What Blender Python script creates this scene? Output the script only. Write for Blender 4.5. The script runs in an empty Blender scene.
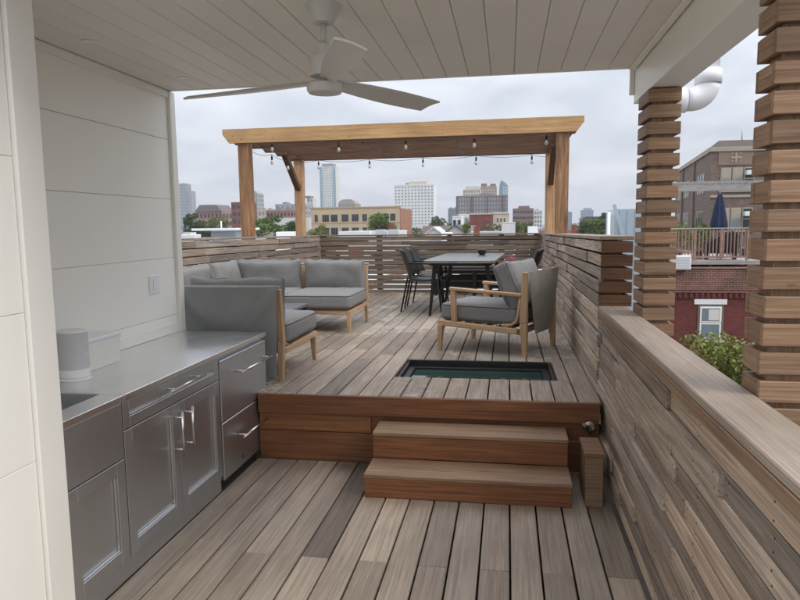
import bpy, bmesh, math, random
from mathutils import Matrix, Vector, noise as mnoise
rnd = random.Random(7)
PI = math.pi
sc = bpy.context.scene
COL = sc.collection

# ------------------------------------------------------------------ camera
cam = bpy.data.objects.new('camera', bpy.data.cameras.new('camera'))
COL.objects.link(cam)
cam.data.sensor_fit = 'HORIZONTAL'; cam.data.sensor_width = 36.0
cam.data.lens = 36.0 * 653.18 / 800.0
cam.data.clip_start = 0.02; cam.data.clip_end = 12000
yaw, pitch, roll = 0.163379, 0.113394, -0.0129154
fwd = Vector((-math.sin(yaw) * math.cos(pitch), math.cos(yaw) * math.cos(pitch), -math.sin(pitch)))
rgt = Vector((math.cos(yaw), math.sin(yaw), 0)); upv = rgt.cross(fwd)
r2 = rgt * math.cos(roll) + upv * math.sin(roll); u2 = -rgt * math.sin(roll) + upv * math.cos(roll)
cm = Matrix((r2, u2, -fwd)).transposed().to_4x4(); cm.translation = (0, 0, 1.6)
cam.matrix_world = cm
sc.camera = cam

# ------------------------------------------------------------------ sky, sun, exposure
SUN_EL, SUN_AZ = math.radians(46), math.radians(112)      # azimuth clockwise from +Y
world = bpy.data.worlds.new('World'); sc.world = world; world.use_nodes = True
wt = world.node_tree; wn = wt.nodes; wl = wt.links
bg = wn['Background']; bg.inputs['Strength'].default_value = 0.1
sky = wn.new('ShaderNodeTexSky'); sky.sky_type = 'NISHITA'; sky.sun_disc = False
sky.sun_elevation = SUN_EL; sky.sun_rotation = SUN_AZ; sky.dust_density = 4; sky.air_density = 1.0
tc = wn.new('ShaderNodeTexCoord'); sp = wn.new('ShaderNodeSeparateXYZ'); wl.new(tc.outputs['Generated'], sp.inputs[0])
def wmath(op, a, b):
    n = wn.new('ShaderNodeMath'); n.operation = op
    for i, v in enumerate((a, b)):
        if isinstance(v, (int, float)): n.inputs[i].default_value = v
        else: wl.new(v, n.inputs[i])
    return n.outputs[0]
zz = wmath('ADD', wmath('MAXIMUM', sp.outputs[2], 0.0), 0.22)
cx = wn.new('ShaderNodeCombineXYZ')
wl.new(wmath('DIVIDE', sp.outputs[0], zz), cx.inputs[0]); wl.new(wmath('DIVIDE', sp.outputs[1], zz), cx.inputs[1])
cn = wn.new('ShaderNodeTexNoise'); cn.inputs['Scale'].default_value = 1.7; cn.inputs['Detail'].default_value = 7
cn.inputs['Roughness'].default_value = 0.52; cn.inputs['Distortion'].default_value = 0.35
wl.new(cx.outputs[0], cn.inputs['Vector'])
cr = wn.new('ShaderNodeValToRGB'); wl.new(cn.outputs[0], cr.inputs[0])
cr.color_ramp.elements[0].position = 0.36; cr.color_ramp.elements[0].color = (0.52, 0.565, 0.645, 1)
cr.color_ramp.elements[1].position = 0.64; cr.color_ramp.elements[1].color = (0.745, 0.77, 0.82, 1)
cs = wn.new('ShaderNodeVectorMath'); cs.operation = 'SCALE'
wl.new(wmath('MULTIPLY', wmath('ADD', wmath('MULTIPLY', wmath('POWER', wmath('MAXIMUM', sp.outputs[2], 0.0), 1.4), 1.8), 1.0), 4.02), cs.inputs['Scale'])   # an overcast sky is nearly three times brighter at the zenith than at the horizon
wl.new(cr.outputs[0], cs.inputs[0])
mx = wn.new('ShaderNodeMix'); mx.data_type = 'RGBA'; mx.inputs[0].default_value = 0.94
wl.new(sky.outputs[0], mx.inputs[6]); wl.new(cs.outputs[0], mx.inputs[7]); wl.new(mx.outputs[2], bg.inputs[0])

sun = bpy.data.objects.new('sun', bpy.data.lights.new('sun', 'SUN')); COL.objects.link(sun)
sun.data.energy = 0.5; sun.data.angle = math.radians(30); sun.data.color = (1.0, 0.965, 0.92)
sd = Vector((math.sin(SUN_AZ) * math.cos(SUN_EL), math.cos(SUN_AZ) * math.cos(SUN_EL), math.sin(SUN_EL)))
sun.rotation_euler = sd.to_track_quat('Z', 'Y').to_euler(); sun.location = (4, -3, 9)
sc.view_settings.view_transform = 'Standard'; sc.view_settings.look = 'None'
sc.view_settings.gamma = 1.0; sc.view_settings.use_curve_mapping = False
sc.view_settings.exposure = 1.46

# ------------------------------------------------------------------ materials
def srgb(r, g, b):
    f = lambda c: (c / 255 / 12.92) if c <= 10 else ((c / 255 + 0.055) / 1.055) ** 2.4
    return (f(r), f(g), f(b), 1)
MATS = {}
def base_mat(name, rough=0.6, metal=0.0):
    m = bpy.data.materials.new(name); m.use_nodes = True
    b = m.node_tree.nodes['Principled BSDF']
    b.inputs['Roughness'].default_value = rough; b.inputs['Metallic'].default_value = metal
    MATS[name] = m
    return m, m.node_tree.nodes, m.node_tree.links, b
def mapped(n, l, scale, rand=True):
    t = n.new('ShaderNodeTexCoord'); mp = n.new('ShaderNodeMapping'); mp.inputs['Scale'].default_value = scale
    if rand:
        oi = n.new('ShaderNodeObjectInfo'); ml = n.new('ShaderNodeVectorMath'); ml.operation = 'SCALE'
        cb = n.new('ShaderNodeCombineXYZ')
        for i in range(3): l.new(oi.outputs['Random'], cb.inputs[i])
        l.new(cb.outputs[0], ml.inputs[0]); ml.inputs['Scale'].default_value = 37.0
        ad = n.new('ShaderNodeVectorMath'); l.new(t.outputs['Object'], ad.inputs[0]); l.new(ml.outputs[0], ad.inputs[1])
        l.new(ad.outputs[0], mp.inputs[0])
    else:
        l.new(t.outputs['Object'], mp.inputs[0])
    return mp.outputs[0]
def tex_noise(n, l, vec, scale, detail=4, rough=0.55, dist=0.0):
    t = n.new('ShaderNodeTexNoise'); t.inputs['Scale'].default_value = scale; t.inputs['Detail'].default_value = detail
    t.inputs['Roughness'].default_value = rough; t.inputs['Distortion'].default_value = dist
    if vec is not None: l.new(vec, t.inputs['Vector'])
    return t.outputs[0]
def ramp(n, l, fac, stops):
    r = n.new('ShaderNodeValToRGB'); l.new(fac, r.inputs[0]); e = r.color_ramp.elements
    while len(e) < len(stops): e.new(0.5)
    for i, (p, c) in enumerate(stops): e[i].position = p; e[i].color = c
    return r.outputs[0]
def mixc(n, l, a, b, fac, mode='MIX'):
    m = n.new('ShaderNodeMix'); m.data_type = 'RGBA'; m.blend_type = mode
    for idx, v in ((0, fac), (6, a), (7, b)):
        if hasattr(v, 'links'): l.new(v, m.inputs[idx])
        else: m.inputs[idx].default_value = v
    return m.outputs[2]
def bump(n, l, b, h, strength, dist=0.002):
    bp = n.new('ShaderNodeBump'); bp.inputs['Strength'].default_value = strength; bp.inputs['Distance'].default_value = dist
    l.new(h, bp.inputs['Height']); l.new(bp.outputs[0], b.inputs['Normal'])
G = lambda v: (v, v, v, 1)
def wood(name, dark, mid, light, rough=0.7, knots=0.0, wear=None, bumpk=0.5, cross=48.0):
    """board grain along the local x axis; each board's own tint comes from its object colour"""
    m, n, l, b = base_mat(name, rough)
    v = mapped(n, l, (1.3, cross, cross))
    g1 = tex_noise(n, l, v, 1.6, 6, 0.62, 0.6)
    v2 = mapped(n, l, (3.0, 260, 260)); g2 = tex_noise(n, l, v2, 1.0, 3, 0.6)
    v3 = mapped(n, l, (2.5, 5, 5)); g3 = tex_noise(n, l, v3, 1.0, 4, 0.6)
    c = ramp(n, l, g1, [(0.30, dark), (0.52, mid), (0.74, light)])
    c = mixc(n, l, c, ramp(n, l, g2, [(0.32, G(0.80)), (0.62, G(1.06))]), 0.75, 'MULTIPLY')
    c = mixc(n, l, c, ramp(n, l, g3, [(0.3, G(0.80)), (0.7, G(1.12))]), 0.8, 'MULTIPLY')
    if knots:
        v4 = mapped(n, l, (2.4, 6, 6)); vo = n.new('ShaderNodeTexVoronoi'); vo.inputs['Scale'].default_value = 2.6
        l.new(v4, vo.inputs['Vector'])
        k = ramp(n, l, vo.outputs['Distance'], [(0.05, G(1)), (0.13, G(0))])
        c = mixc(n, l, c, tuple(x * 0.30 for x in dark[:3]) + (1,), mixc(n, l, G(0), k, knots))
    if wear:   # bleached, peeling finish with ragged edges; real position so that it runs over board joints
        ge = n.new('ShaderNodeNewGeometry')
        w1 = tex_noise(n, l, ge.outputs['Position'], 0.85, 3, 0.5, 0.2)
        w2 = tex_noise(n, l, ge.outputs['Position'], 16.0, 6, 0.75, 0.5)
        s = n.new('ShaderNodeMath'); s.operation = 'MULTIPLY_ADD'; l.new(w2, s.inputs[0]); s.inputs[1].default_value = 0.55; l.new(w1, s.inputs[2])
        k = ramp(n, l, s.outputs[0], [(wear[1], G(0)), (wear[1] + 0.03, G(1))])
        c = mixc(n, l, c, wear[0], mixc(n, l, G(0), k, wear[2]))
    oi = n.new('ShaderNodeObjectInfo')
    c = mixc(n, l, c, oi.outputs['Color'], 1.0, 'MULTIPLY')
    l.new(c, b.inputs['Base Color'])
    bump(n, l, b, mixc(n, l, g1, g2, 0.5), bumpk, 0.004)
    return m
def plain(name, col, rough=0.6, metal=0.0, var=0.12, scale=6.0, bumpk=0.0, bscale=200.0, spec=None, tint=False, stretch=(1, 1, 1)):
    m, n, l, b = base_mat(name, rough, metal)
    v = mapped(n, l, stretch)
    g = tex_noise(n, l, v, scale, 5, 0.6)
    c = mixc(n, l, col, ramp(n, l, g, [(0.25, G(1 - var)), (0.75, G(1 + var * 0.6))]), 1.0, 'MULTIPLY')
    if tint:
        oi = n.new('ShaderNodeObjectInfo'); c = mixc(n, l, c, oi.outputs['Color'], 1.0, 'MULTIPLY')
    l.new(c, b.inputs['Base Color'])
    if spec is not None: b.inputs['Specular IOR Level'].default_value = spec
    if bumpk: bump(n, l, b, tex_noise(n, l, v, bscale, 3, 0.6), bumpk, 0.002)
    return m
def brick_mat(name, c1, c2, mortar, bw=0.21, bh=0.072, rough=0.85, var=0.35):
    m, n, l, b = base_mat(name, rough)
    t = n.new('ShaderNodeTexCoord'); s = n.new('ShaderNodeSeparateXYZ'); l.new(t.outputs['Object'], s.inputs[0])
    ad = n.new('ShaderNodeMath'); l.new(s.outputs[0], ad.inputs[0]); l.new(s.outputs[1], ad.inputs[1])
    cb = n.new('ShaderNodeCombineXYZ'); l.new(ad.outputs[0], cb.inputs[0]); l.new(s.outputs[2], cb.inputs[1])
    br = n.new('ShaderNodeTexBrick'); l.new(cb.outputs[0], br.inputs['Vector'])
    br.inputs['Scale'].default_value = 1.0; br.inputs['Brick Width'].default_value = bw; br.inputs['Row Height'].default_value = bh
    br.inputs['Mortar Size'].default_value = 0.006; br.inputs['Color1'].default_value = c1; br.inputs['Color2'].default_value = c2
    br.inputs['Mortar'].default_value = mortar; br.inputs['Bias'].default_value = 0.0
    g = tex_noise(n, l, t.outputs['Object'], 0.9, 6, 0.7)
    c = mixc(n, l, br.outputs['Color'], ramp(n, l, g, [(0.3, G(1 - var)), (0.7, G(1 + var * .5))]), 1.0, 'MULTIPLY')
    l.new(c, b.inputs['Base Color'])
    return m
def leaf_mat(name, dark, light):
    m, n, l, b = base_mat(name, 0.55)
    ge = n.new('ShaderNodeNewGeometry')
    c = ramp(n, l, ge.outputs['Random Per Island'], [(0.0, dark), (0.55, tuple((a + e) / 2 for a, e in zip(dark, light))), (1.0, light)])
    l.new(c, b.inputs['Base Color'])
    tr = n.new('ShaderNodeBsdfTranslucent'); l.new(c, tr.inputs[0])
    mxs = n.new('ShaderNodeMixShader'); mxs.inputs[0].default_value = 0.25
    l.new(b.outputs[0], mxs.inputs[1]); l.new(tr.outputs[0], mxs.inputs[2])
    l.new(mxs.outputs[0], n['Material Output'].inputs[0])
    return m

M_deck = wood('weathered_deck_wood', srgb(139, 123, 108), srgb(164, 148, 131), srgb(182, 167, 150), 0.6, 0, None, 0.2)
M_deck2 = wood('weathered_upper_deck_wood', srgb(113, 100, 87), srgb(148, 133, 118), srgb(175, 160, 144), 0.55, 0, (srgb(186, 176, 162), 0.845, 0.75), 0.2)
M_fascia = wood('oiled_hardwood', srgb(98, 59, 35), srgb(133, 84, 50), srgb(154, 105, 66), 0.5, 0, None, 0.25)
M_tread = wood('step_tread_wood', srgb(122, 94, 71), srgb(149, 120, 94), srgb(168, 140, 113), 0.6, 0, None, 0.35)
M_fence = wood('grey_brown_fence_wood', srgb(122, 106, 92), srgb(172, 155, 139), srgb(208, 191, 173), 0.75, 0.35, None, 0.4)
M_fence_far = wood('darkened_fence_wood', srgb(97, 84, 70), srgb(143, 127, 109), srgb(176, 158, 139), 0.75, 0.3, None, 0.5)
M_rail_wall = wood('silvered_parapet_wood', srgb(133, 116, 100), srgb(181, 162, 143), srgb(216, 198, 178), 0.75, 0.4, None, 0.45, 40.0)
M_cap = wood('sanded_rail_cap_wood', srgb(149, 132, 116), srgb(167, 150, 134), srgb(182, 165, 150), 0.6, 0.1, None, 0.2, 60.0)
M_pillar = wood('brown_cladding_wood', srgb(124, 94, 71), srgb(158, 125, 96), srgb(180, 148, 118), 0.62, 0.4, None, 0.3)
M_dark_end = wood('shaded_end_grain_wood', srgb(86, 58, 40), srgb(118, 84, 58), srgb(140, 104, 76), 0.65, 0.2, None, 0.4)
M_cedar = wood('pale_cedar_beam', srgb(178, 132, 84), srgb(200, 158, 108), srgb(214, 177, 128), 0.6, 0.8, None, 0.25)
M_cedar_post = wood('rough_orange_cedar', srgb(108, 72, 48), srgb(156, 116, 82), srgb(192, 152, 114), 0.7, 0.8, None, 0.9, 14.0)
M_cedar_pale = wood('rough_tan_cedar', srgb(160, 118, 82), srgb(200, 158, 118), srgb(222, 184, 146), 0.7, 0.4, None, 0.6)
M_joist = wood('shade_darkened_joist', srgb(78, 52, 34), srgb(106, 75, 51), srgb(128, 96, 68), 0.65, 0.4, None, 0.3)  # brown deepened to carry the shade under the pergola in the colour
M_teak = wood('teak_frame', srgb(164, 128, 94), srgb(190, 155, 120), srgb(206, 176, 142), 0.5, 0.1, None, 0.2)
M_white = plain('white_paint', srgb(250, 247, 238), 0.45, var=0.03, scale=1.5)
M_trim = plain('white_trim_paint', srgb(243, 240, 231), 0.4, var=0.03, scale=2.0)
M_ceil = plain('ceiling_paint', srgb(236, 232, 222), 0.5, var=0.05, scale=2.0, tint=True)
M_fan = plain('fan_enamel', srgb(206, 204, 198), 0.35, var=0.03)
def steel(name, col, r0, r1, stretch):
    m, n, l, b = base_mat(name, r0, 1.0)
    v = mapped(n, l, stretch); g = tex_noise(n, l, v, 8, 4, 0.6)
    v2 = mapped(n, l, (1, 1, 1)); sm = tex_noise(n, l, v2, 1.8, 2, 0.5, 0.3)
    l.new(mixc(n, l, col, ramp(n, l, g, [(0.3, G(0.9)), (0.7, G(1.03))]), 1.0, 'MULTIPLY'), b.inputs['Base Color'])
    mr = n.new('ShaderNodeMapRange'); l.new(sm, mr.inputs[0]); mr.inputs[1].default_value = .3; mr.inputs[2].default_value = .7; mr.inputs[3].default_value = r0; mr.inputs[4].default_value = r1
    l.new(mr.outputs[0], b.inputs['Roughness']); bump(n, l, b, g, 0.02, 0.0006)
    return m
M_steel = steel('brushed_steel', srgb(206, 210, 214), 0.38, 0.44, (60, 60, 1.5))
M_steel_top = steel('brushed_steel_top', srgb(238, 238, 238), 0.25, 0.33, (60, 1.5, 60))
M_chrome = plain('polished_steel', srgb(222, 220, 216), 0.2, 1.0, var=0.03)
M_black = plain('black_paint', srgb(28, 27, 27), 0.45, var=0.2)
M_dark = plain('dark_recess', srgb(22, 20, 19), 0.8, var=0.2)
M_fabric = plain('grey_woven_fabric', srgb(134, 132, 129), 0.9, var=0.13, scale=55, bumpk=0.7, bscale=420, spec=0.15)
M_piping = plain('charcoal_piping', srgb(84, 84, 86), 0.85, var=0.1)
M_cloth = plain('olive_grey_sling_cloth', srgb(152, 153, 152), 0.75, var=0.14, scale=4, bumpk=0.25, bscale=300, spec=0.25)
M_sling = plain('khaki_sling_cloth', srgb(160, 157, 146), 0.8, var=0.16, scale=7, bumpk=0.3, bscale=300, spec=0.2)
M_slate = plain('slate_top', srgb(96, 96, 98), 0.4, var=0.15, scale=9)
M_table = plain('weathered_black_table_top', srgb(116, 115, 113), 0.25, var=0.3, scale=7, bumpk=.05, bscale=20)
M_plastic_blk = plain('black_resin', srgb(34, 33, 33), 0.38, var=0.1)
M_red = plain('red_cloth', srgb(122, 46, 52), 0.85, var=0.2, scale=20, bumpk=0.4, bscale=120)
M_pvc = plain('white_pvc', srgb(238, 238, 240), 0.3, var=0.03)
M_spk = plain('grey_speaker_mesh', srgb(206, 207, 209), 0.8, var=0.05, scale=60, bumpk=0.6, bscale=700)
M_wplastic = plain('white_plastic', srgb(238, 238, 238), 0.35, var=0.02)
M_bucket = plain('frosted_plastic', srgb(242, 241, 232), 0.35, var=0.03)
MATS['frosted_plastic'].node_tree.nodes['Principled BSDF'].inputs['Transmission Weight'].default_value = 0.08
M_bulb = plain('frosted_bulb_glass', srgb(240, 238, 230), 0.15, var=0.02)
M_bulb.node_tree.nodes['Principled BSDF'].inputs['Transmission Weight'].default_value = 0.45
M_glass = plain('dark_window_glass', srgb(40, 48, 54), 0.08, var=0.15, scale=0.3)
M_sky_glass = plain('green_skylight_glass', srgb(46, 66, 60), 0.05, var=0.3, scale=3)
M_blue_glass = plain('blue_curtain_glass', srgb(126, 152, 166), 0.15, var=0.15, scale=0.08)
M_gl2 = plain('pale_window_glass', srgb(120, 132, 140), 0.12, var=0.25, scale=0.4)

# ------------------------------------------------------------------ geometry helpers
W = {}
F = [Matrix.Identity(4)]
def T(x, y, z): return Matrix.Translation((x, y, z))
def RZ(a): return Matrix.Rotation(a, 4, 'Z')
def link(o, Mw, parent=None):
    COL.objects.link(o); W[o.name] = Mw
    if parent is not None:
        o.parent = parent; o.matrix_basis = W[parent.name].inverted() @ Mw
    else:
        o.matrix_basis = Mw
    return o
def tag(o, label=None, cat=None, group=None, kind=None):
    if label: o['label'] = label
    if cat: o['category'] = cat
    if group: o['group'] = group
    if kind: o['kind'] = kind
    return o
def thing(name, label, cat, loc=(0, 0, 0), rz=0.0, group=None, frame=True):
    """an Empty at the base of a thing; later coordinates are local to it when frame is True"""
    Mw = T(*loc) @ RZ(rz)
    o = link(bpy.data.objects.new(name, None), Mw); o.empty_display_size = 0.1
    tag(o, label, cat, group)
    F[0] = Mw if frame else Matrix.Identity(4)
    return o
def world_frame(): F[0] = Matrix.Identity(4)
def mesh_of(name, verts, faces, mat, smooth=False, recalc=True):
    me = bpy.data.meshes.new(name); me.from_pydata([tuple(v) for v in verts], [], faces)
    if recalc:
        bm = bmesh.new(); bm.from_mesh(me); bmesh.ops.recalc_face_normals(bm, faces=bm.faces); bm.to_mesh(me); bm.free()
    for m in (mat if isinstance(mat, (list, tuple)) else [mat]): me.materials.append(m)
    if smooth: me.polygons.foreach_set('use_smooth', [True] * len(me.polygons))
    me.update()
    return me
def obj(name, me, parent=None, M=None, color=None):
    o = bpy.data.objects.new(name, me)
    link(o, F[0] @ (M if M is not None else Matrix.Identity(4)), parent)
    if color is not None: o.color = (color, color, color, 1) if isinstance(color, (int, float)) else tuple(color) + (1,)
    return o
CACHE = {}
def cbox_data(sx, sy, sz, b, t1=(1, 1)):
    hx, hy, hz = sx / 2, sy / 2, sz / 2; V = []; idx = {}
    for i in (-1, 1):
        ty, tz = (t1 if i > 0 else (1, 1))
        for j in (-1, 1):
            for k in (-1, 1):
                for a, p in enumerate(((i * hx, j * (hy * ty - b), k * (hz * tz - b)), (i * (hx - b), j * hy * ty, k * (hz * tz - b)), (i * (hx - b), j * (hy * ty - b), k * hz * tz))):
                    idx[(i, j, k, a)] = len(V); V.append(p)
    Fc = []
    for s in (-1, 1):
        Fc.append([idx[(s, j, k, 0)] for j, k in ((-1, -1), (1, -1), (1, 1), (-1, 1))])
        Fc.append([idx[(i, s, k, 1)] for i, k in ((-1, -1), (1, -1), (1, 1), (-1, 1))])
        Fc.append([idx[(i, j, s, 2)] for i, j in ((-1, -1), (1, -1), (1, 1), (-1, 1))])
    for p in (-1, 1):
        for q in (-1, 1):
            Fc.append([idx[(-1, p, q, 1)], idx[(1, p, q, 1)], idx[(1, p, q, 2)], idx[(-1, p, q, 2)]])
            Fc.append([idx[(p, -1, q, 0)], idx[(p, 1, q, 0)], idx[(p, 1, q, 2)], idx[(p, -1, q, 2)]])
            Fc.append([idx[(p, q, -1, 0)], idx[(p, q, 1, 0)], idx[(p, q, 1, 1)], idx[(p, q, -1, 1)]])
    for i in (-1, 1):
        for j in (-1, 1):
            for k in (-1, 1): Fc.append([idx[(i, j, k, a)] for a in range(3)])
    return V, Fc
def cbox_mesh(sx, sy, sz, b, mat, t1=(1, 1)):
    key = (round(sx, 3), round(sy, 3), round(sz, 3), round(b, 4), mat.name, t1)
    if key not in CACHE:
        V, Fc = cbox_data(sx, sy, sz, b, t1); CACHE[key] = mesh_of(mat.name + '_piece', V, Fc, mat)
    return CACHE[key]
def board(name, p0, p1, width, thick, normal, mat, parent, b=0.0025, color=1.0, t1=(1, 1), roll=0.0):
    """a bevelled bar from p0 to p1; width across, thick along `normal`; grain runs along it"""
    p0, p1 = Vector(p0), Vector(p1); x = (p1 - p0); L = x.length; x = x / L
    z = Vector(normal); z = (z - x * z.dot(x)).normalized(); y = z.cross(x)
    R = Matrix((x, y, z)).transposed().to_4x4(); R.translation = (p0 + p1) / 2
    if roll: R = R @ Matrix.Rotation(roll, 4, 'X')
    return obj(name, cbox_mesh(L, width, thick, min(b, width / 3, thick / 3), mat, t1), parent, R, color)
def box(name, lo, hi, mat, parent=None, b=0.002, color=1.0):
    s = [hi[i] - lo[i] for i in range(3)]; c = [(hi[i] + lo[i]) / 2 for i in range(3)]
    return obj(name, cbox_mesh(s[0], s[1], s[2], min([b] + [q / 3 for q in s]), mat), parent, T(*c), color)
def tube_data(pts, r, seg=8, V=None, Fc=None, cap=True, r1=None):
    V = [] if V is None else V; Fc = [] if Fc is None else Fc
    pts = [Vector(p) for p in pts]; base = len(V); prev = None
    for i, p in enumerate(pts):
        d = (pts[min(i + 1, len(pts) - 1)] - pts[max(i - 1, 0)]).normalized()
        a = prev if prev is not None else (Vector((0, 0, 1)) if abs(d.z) < 0.9 else Vector((1, 0, 0)))
        a = (a - d * a.dot(d)).normalized(); bb = d.cross(a); prev = a
        rr = r if r1 is None else r + (r1 - r) * i / (len(pts) - 1)
        for k in range(seg):
            an = 2 * PI * k / seg; V.append(p + (a * math.cos(an) + bb * math.sin(an)) * rr)
    for i in range(len(pts) - 1):
        for k in range(seg):
            Fc.append([base + i * seg + k, base + i * seg + (k + 1) % seg, base + (i + 1) * seg + (k + 1) % seg, base + (i + 1) * seg + k])
    if cap:
        Fc.append([base + k for k in range(seg)][::-1]); Fc.append([base + (len(pts) - 1) * seg + k for k in range(seg)])
    return V, Fc
def tube(name, pts, r, mat, parent, seg=10, r1=None):
    V, Fc = tube_data(pts, r, seg, r1=r1); me = mesh_of(name, V, Fc, mat)
    me.polygons.foreach_set('use_smooth', [len(p.vertices) == 4 for p in me.polygons])
    return obj(name, me, parent)
def lathe(name, prof, mat, parent, loc=(0, 0, 0), seg=28, sy=1.0, axis=None):
    V, Fc = [], []
    for r, z in prof:
        for k in range(seg):
            a = 2 * PI * k / seg; V.append((r * math.cos(a), r * sy * math.sin(a), z))
    for i in range(len(prof) - 1):
        for k in range(seg): Fc.append([i * seg + k, i * seg + (k + 1) % seg, (i + 1) * seg + (k + 1) % seg, (i + 1) * seg + k])
    Fc.append(list(range(seg))); Fc.append([(len(prof) - 1) * seg + k for k in range(seg)])
    me = mesh_of(name, V, Fc, mat)
    me.polygons.foreach_set('use_smooth', [len(p.vertices) == 4 for p in me.polygons])
    try: me.set_sharp_from_angle(angle=0.6)
    except Exception: pass
    return obj(name, me, parent, T(*loc) @ (axis if axis is not None else Matrix.Identity(4)))
def prism(name, outline, y0, y1, mat, parent, plane='xz'):
    """extrude a closed outline; plane xz extrudes along y, yz along x, xy along z"""
    def P(a, c, t): return {'xz': (a, t, c), 'yz': (t, a, c), 'xy': (a, c, t)}[plane]
    n = len(outline); V = [P(a, c, y0) for a, c in outline] + [P(a, c, y1) for a, c in outline]
    Fc = [list(range(n))[::-1], [n + i for i in range(n)]] + [[i, (i + 1) % n, n + (i + 1) % n, n + i] for i in range(n)]
    return obj(name, mesh_of(name, V, Fc, mat), parent)
def cushion(name, sx, sy, sz, mat, parent, M, r=0.05, puff=0.035, seed=0, n=20, wr=0.006, pinch=0.0):
    V, Fc, ids = [], [], {}
    def vid(p):
        k = tuple(round(c, 5) for c in p)
        if k not in ids: ids[k] = len(V); V.append(Vector(p))
        return ids[k]
    for ax in range(3):
        for s in (-1, 1):
            for i in range(n):
                for j in range(n):
                    q = []
                    for di, dj in ((0, 0), (1, 0), (1, 1), (0, 1)):
                        u, v = -1 + 2 * (i + di) / n, -1 + 2 * (j + dj) / n
                        u = math.sin(u * PI / 2) * 0.5 + u * 0.5; v = math.sin(v * PI / 2) * 0.5 + v * 0.5
                        p = [0, 0, 0]; p[ax] = s; p[(ax + 1) % 3] = u; p[(ax + 2) % 3] = v; q.append(vid(p))
                    Fc.append(q)
    h = Vector((sx / 2, sy / 2, sz / 2)); out = []
    for p in V:
        P = Vector((p.x * h.x, p.y * h.y, p.z * h.z)); rr = min(r, sz * 0.48)
        inner = Vector([max(-h[i] + rr, min(h[i] - rr, P[i])) for i in range(3)]); d = P - inner
        if d.length > 1e-6: P = inner + d.normalized() * rr
        fx, fy = max(0, 1 - abs(p.x) ** 2.6), max(0, 1 - abs(p.y) ** 2.6)
        e = (fx * fy) ** 0.55
        P.z = P.z * (1 - pinch + pinch * e) + p.z * puff * e
        if pinch:                                   # the sides draw in between the pointed corners
            P.x *= 1 - 0.035 * fy * abs(p.x) ** 4; P.y *= 1 - 0.05 * fx * abs(p.y) ** 4
        sag = mnoise.noise(Vector((seed, 1.7, 4.2)))
        w = mnoise.noise(Vector((P.x * 6 + seed * 3.1, P.y * 6, P.z * 5))) * wr + mnoise.noise(Vector((P.x * 17 + seed, P.y * 9, P.z * 9))) * wr * 0.55
        ed = max(abs(p.x), abs(p.y))
        w += wr * 0.7 * math.sin((P.x * 31 + P.y * 23) + 5 * mnoise.noise(Vector((P.x * 4, P.y * 4, seed)))) * ed ** 6 * (1 if pinch else .3)
        P.z += w * (1 if p.z > 0 else -1) * (0.4 + abs(p.z)); P.y += w * 0.7
        out.append(P)
    o = obj(name, mesh_of(name, out, Fc, mat, smooth=True), parent, M)
    hz = h.z - 0.004
    return o
def sheet(name, fn, nu, nv, thick, mat, parent, M=None):
    """a curved panel with thickness: fn(u,v) -> point, u,v in 0..1"""
    P = [[Vector(fn(i / nu, j / nv)) for j in range(nv + 1)] for i in range(nu + 1)]
    V, Fc = [], []
    nrm = []
    for i in range(nu + 1):
        for j in range(nv + 1):
            a = P[min(i + 1, nu)][j] - P[max(i - 1, 0)][j]; c = P[i][min(j + 1, nv)] - P[i][max(j - 1, 0)]
            nrm.append(a.cross(c).normalized())
    K = (nu + 1) * (nv + 1)
    for s in (0.5, -0.5):
        for i in range(nu + 1):
            for j in range(nv + 1): V.append(P[i][j] + nrm[i * (nv + 1) + j] * thick * s)
    q = lambda i, j: i * (nv + 1) + j
    for i in range(nu):
        for j in range(nv):
            f = [q(i, j), q(i + 1, j), q(i + 1, j + 1), q(i, j + 1)]; Fc.append(f); Fc.append([K + a for a in f[::-1]])
    for i in range(nu):
        Fc.append([q(i, 0), q(i + 1, 0), K + q(i + 1, 0), K + q(i, 0)]); Fc.append([q(i, nv), q(i + 1, nv), K + q(i + 1, nv), K + q(i, nv)])
    for j in range(nv):
        Fc.append([q(0, j), q(0, j + 1), K + q(0, j + 1), K + q(0, j)]); Fc.append([q(nu, j), q(nu, j + 1), K + q(nu, j + 1), K + q(nu, j)])
    me = mesh_of(name, V, Fc, mat, smooth=True)
    try: me.set_sharp_from_angle(angle=0.9)
    except Exception: pass
    return obj(name, me, parent, M)
def tint(lo=0.82, hi=1.14, warm=0.04):
    v = rnd.uniform(lo, hi); w = rnd.uniform(-warm, warm)
    return (v * (1 + w), v, v * (1 - w))

# ================================================================== SETTING
GZ = -10.0
me = mesh_of('ground', [(-5000, -2000, GZ), (5000, -2000, GZ), (5000, 9000, GZ), (-5000, 9000, GZ)], [[0, 1, 2, 3]], plain('city_ground', srgb(112, 112, 108), 0.9, var=0.25, scale=0.02))
tag(obj('ground', me), kind='structure')
M_street = plain('asphalt', srgb(84, 84, 86), 0.9, var=0.2, scale=0.3)
o = box('road', (-200, 42, GZ), (200, 50, GZ + 0.02), M_street); tag(o, kind='structure')
o = box('pavement', (-200, 39.5, GZ), (200, 42, GZ + 0.14), plain('pavement_concrete', srgb(160, 158, 152), 0.9, var=0.15, scale=0.8)); tag(o, kind='structure')
o = box('terrace_base', (-3.42, -3.0, GZ + 0.01), (0.80, 11.9, -0.06), brick_mat('terrace_brick', srgb(140, 78, 62), srgb(120, 64, 52), srgb(150, 140, 130)), b=0.02)
tag(o, kind='structure')

ZD0, SL = 0.467, -0.0103                      # the upper deck falls a little away from the house
def zd(y): return ZD0 + SL * (y - 4.2)
PB = 0.1447                                   # deck board pitch
GX = 0.022
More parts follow.
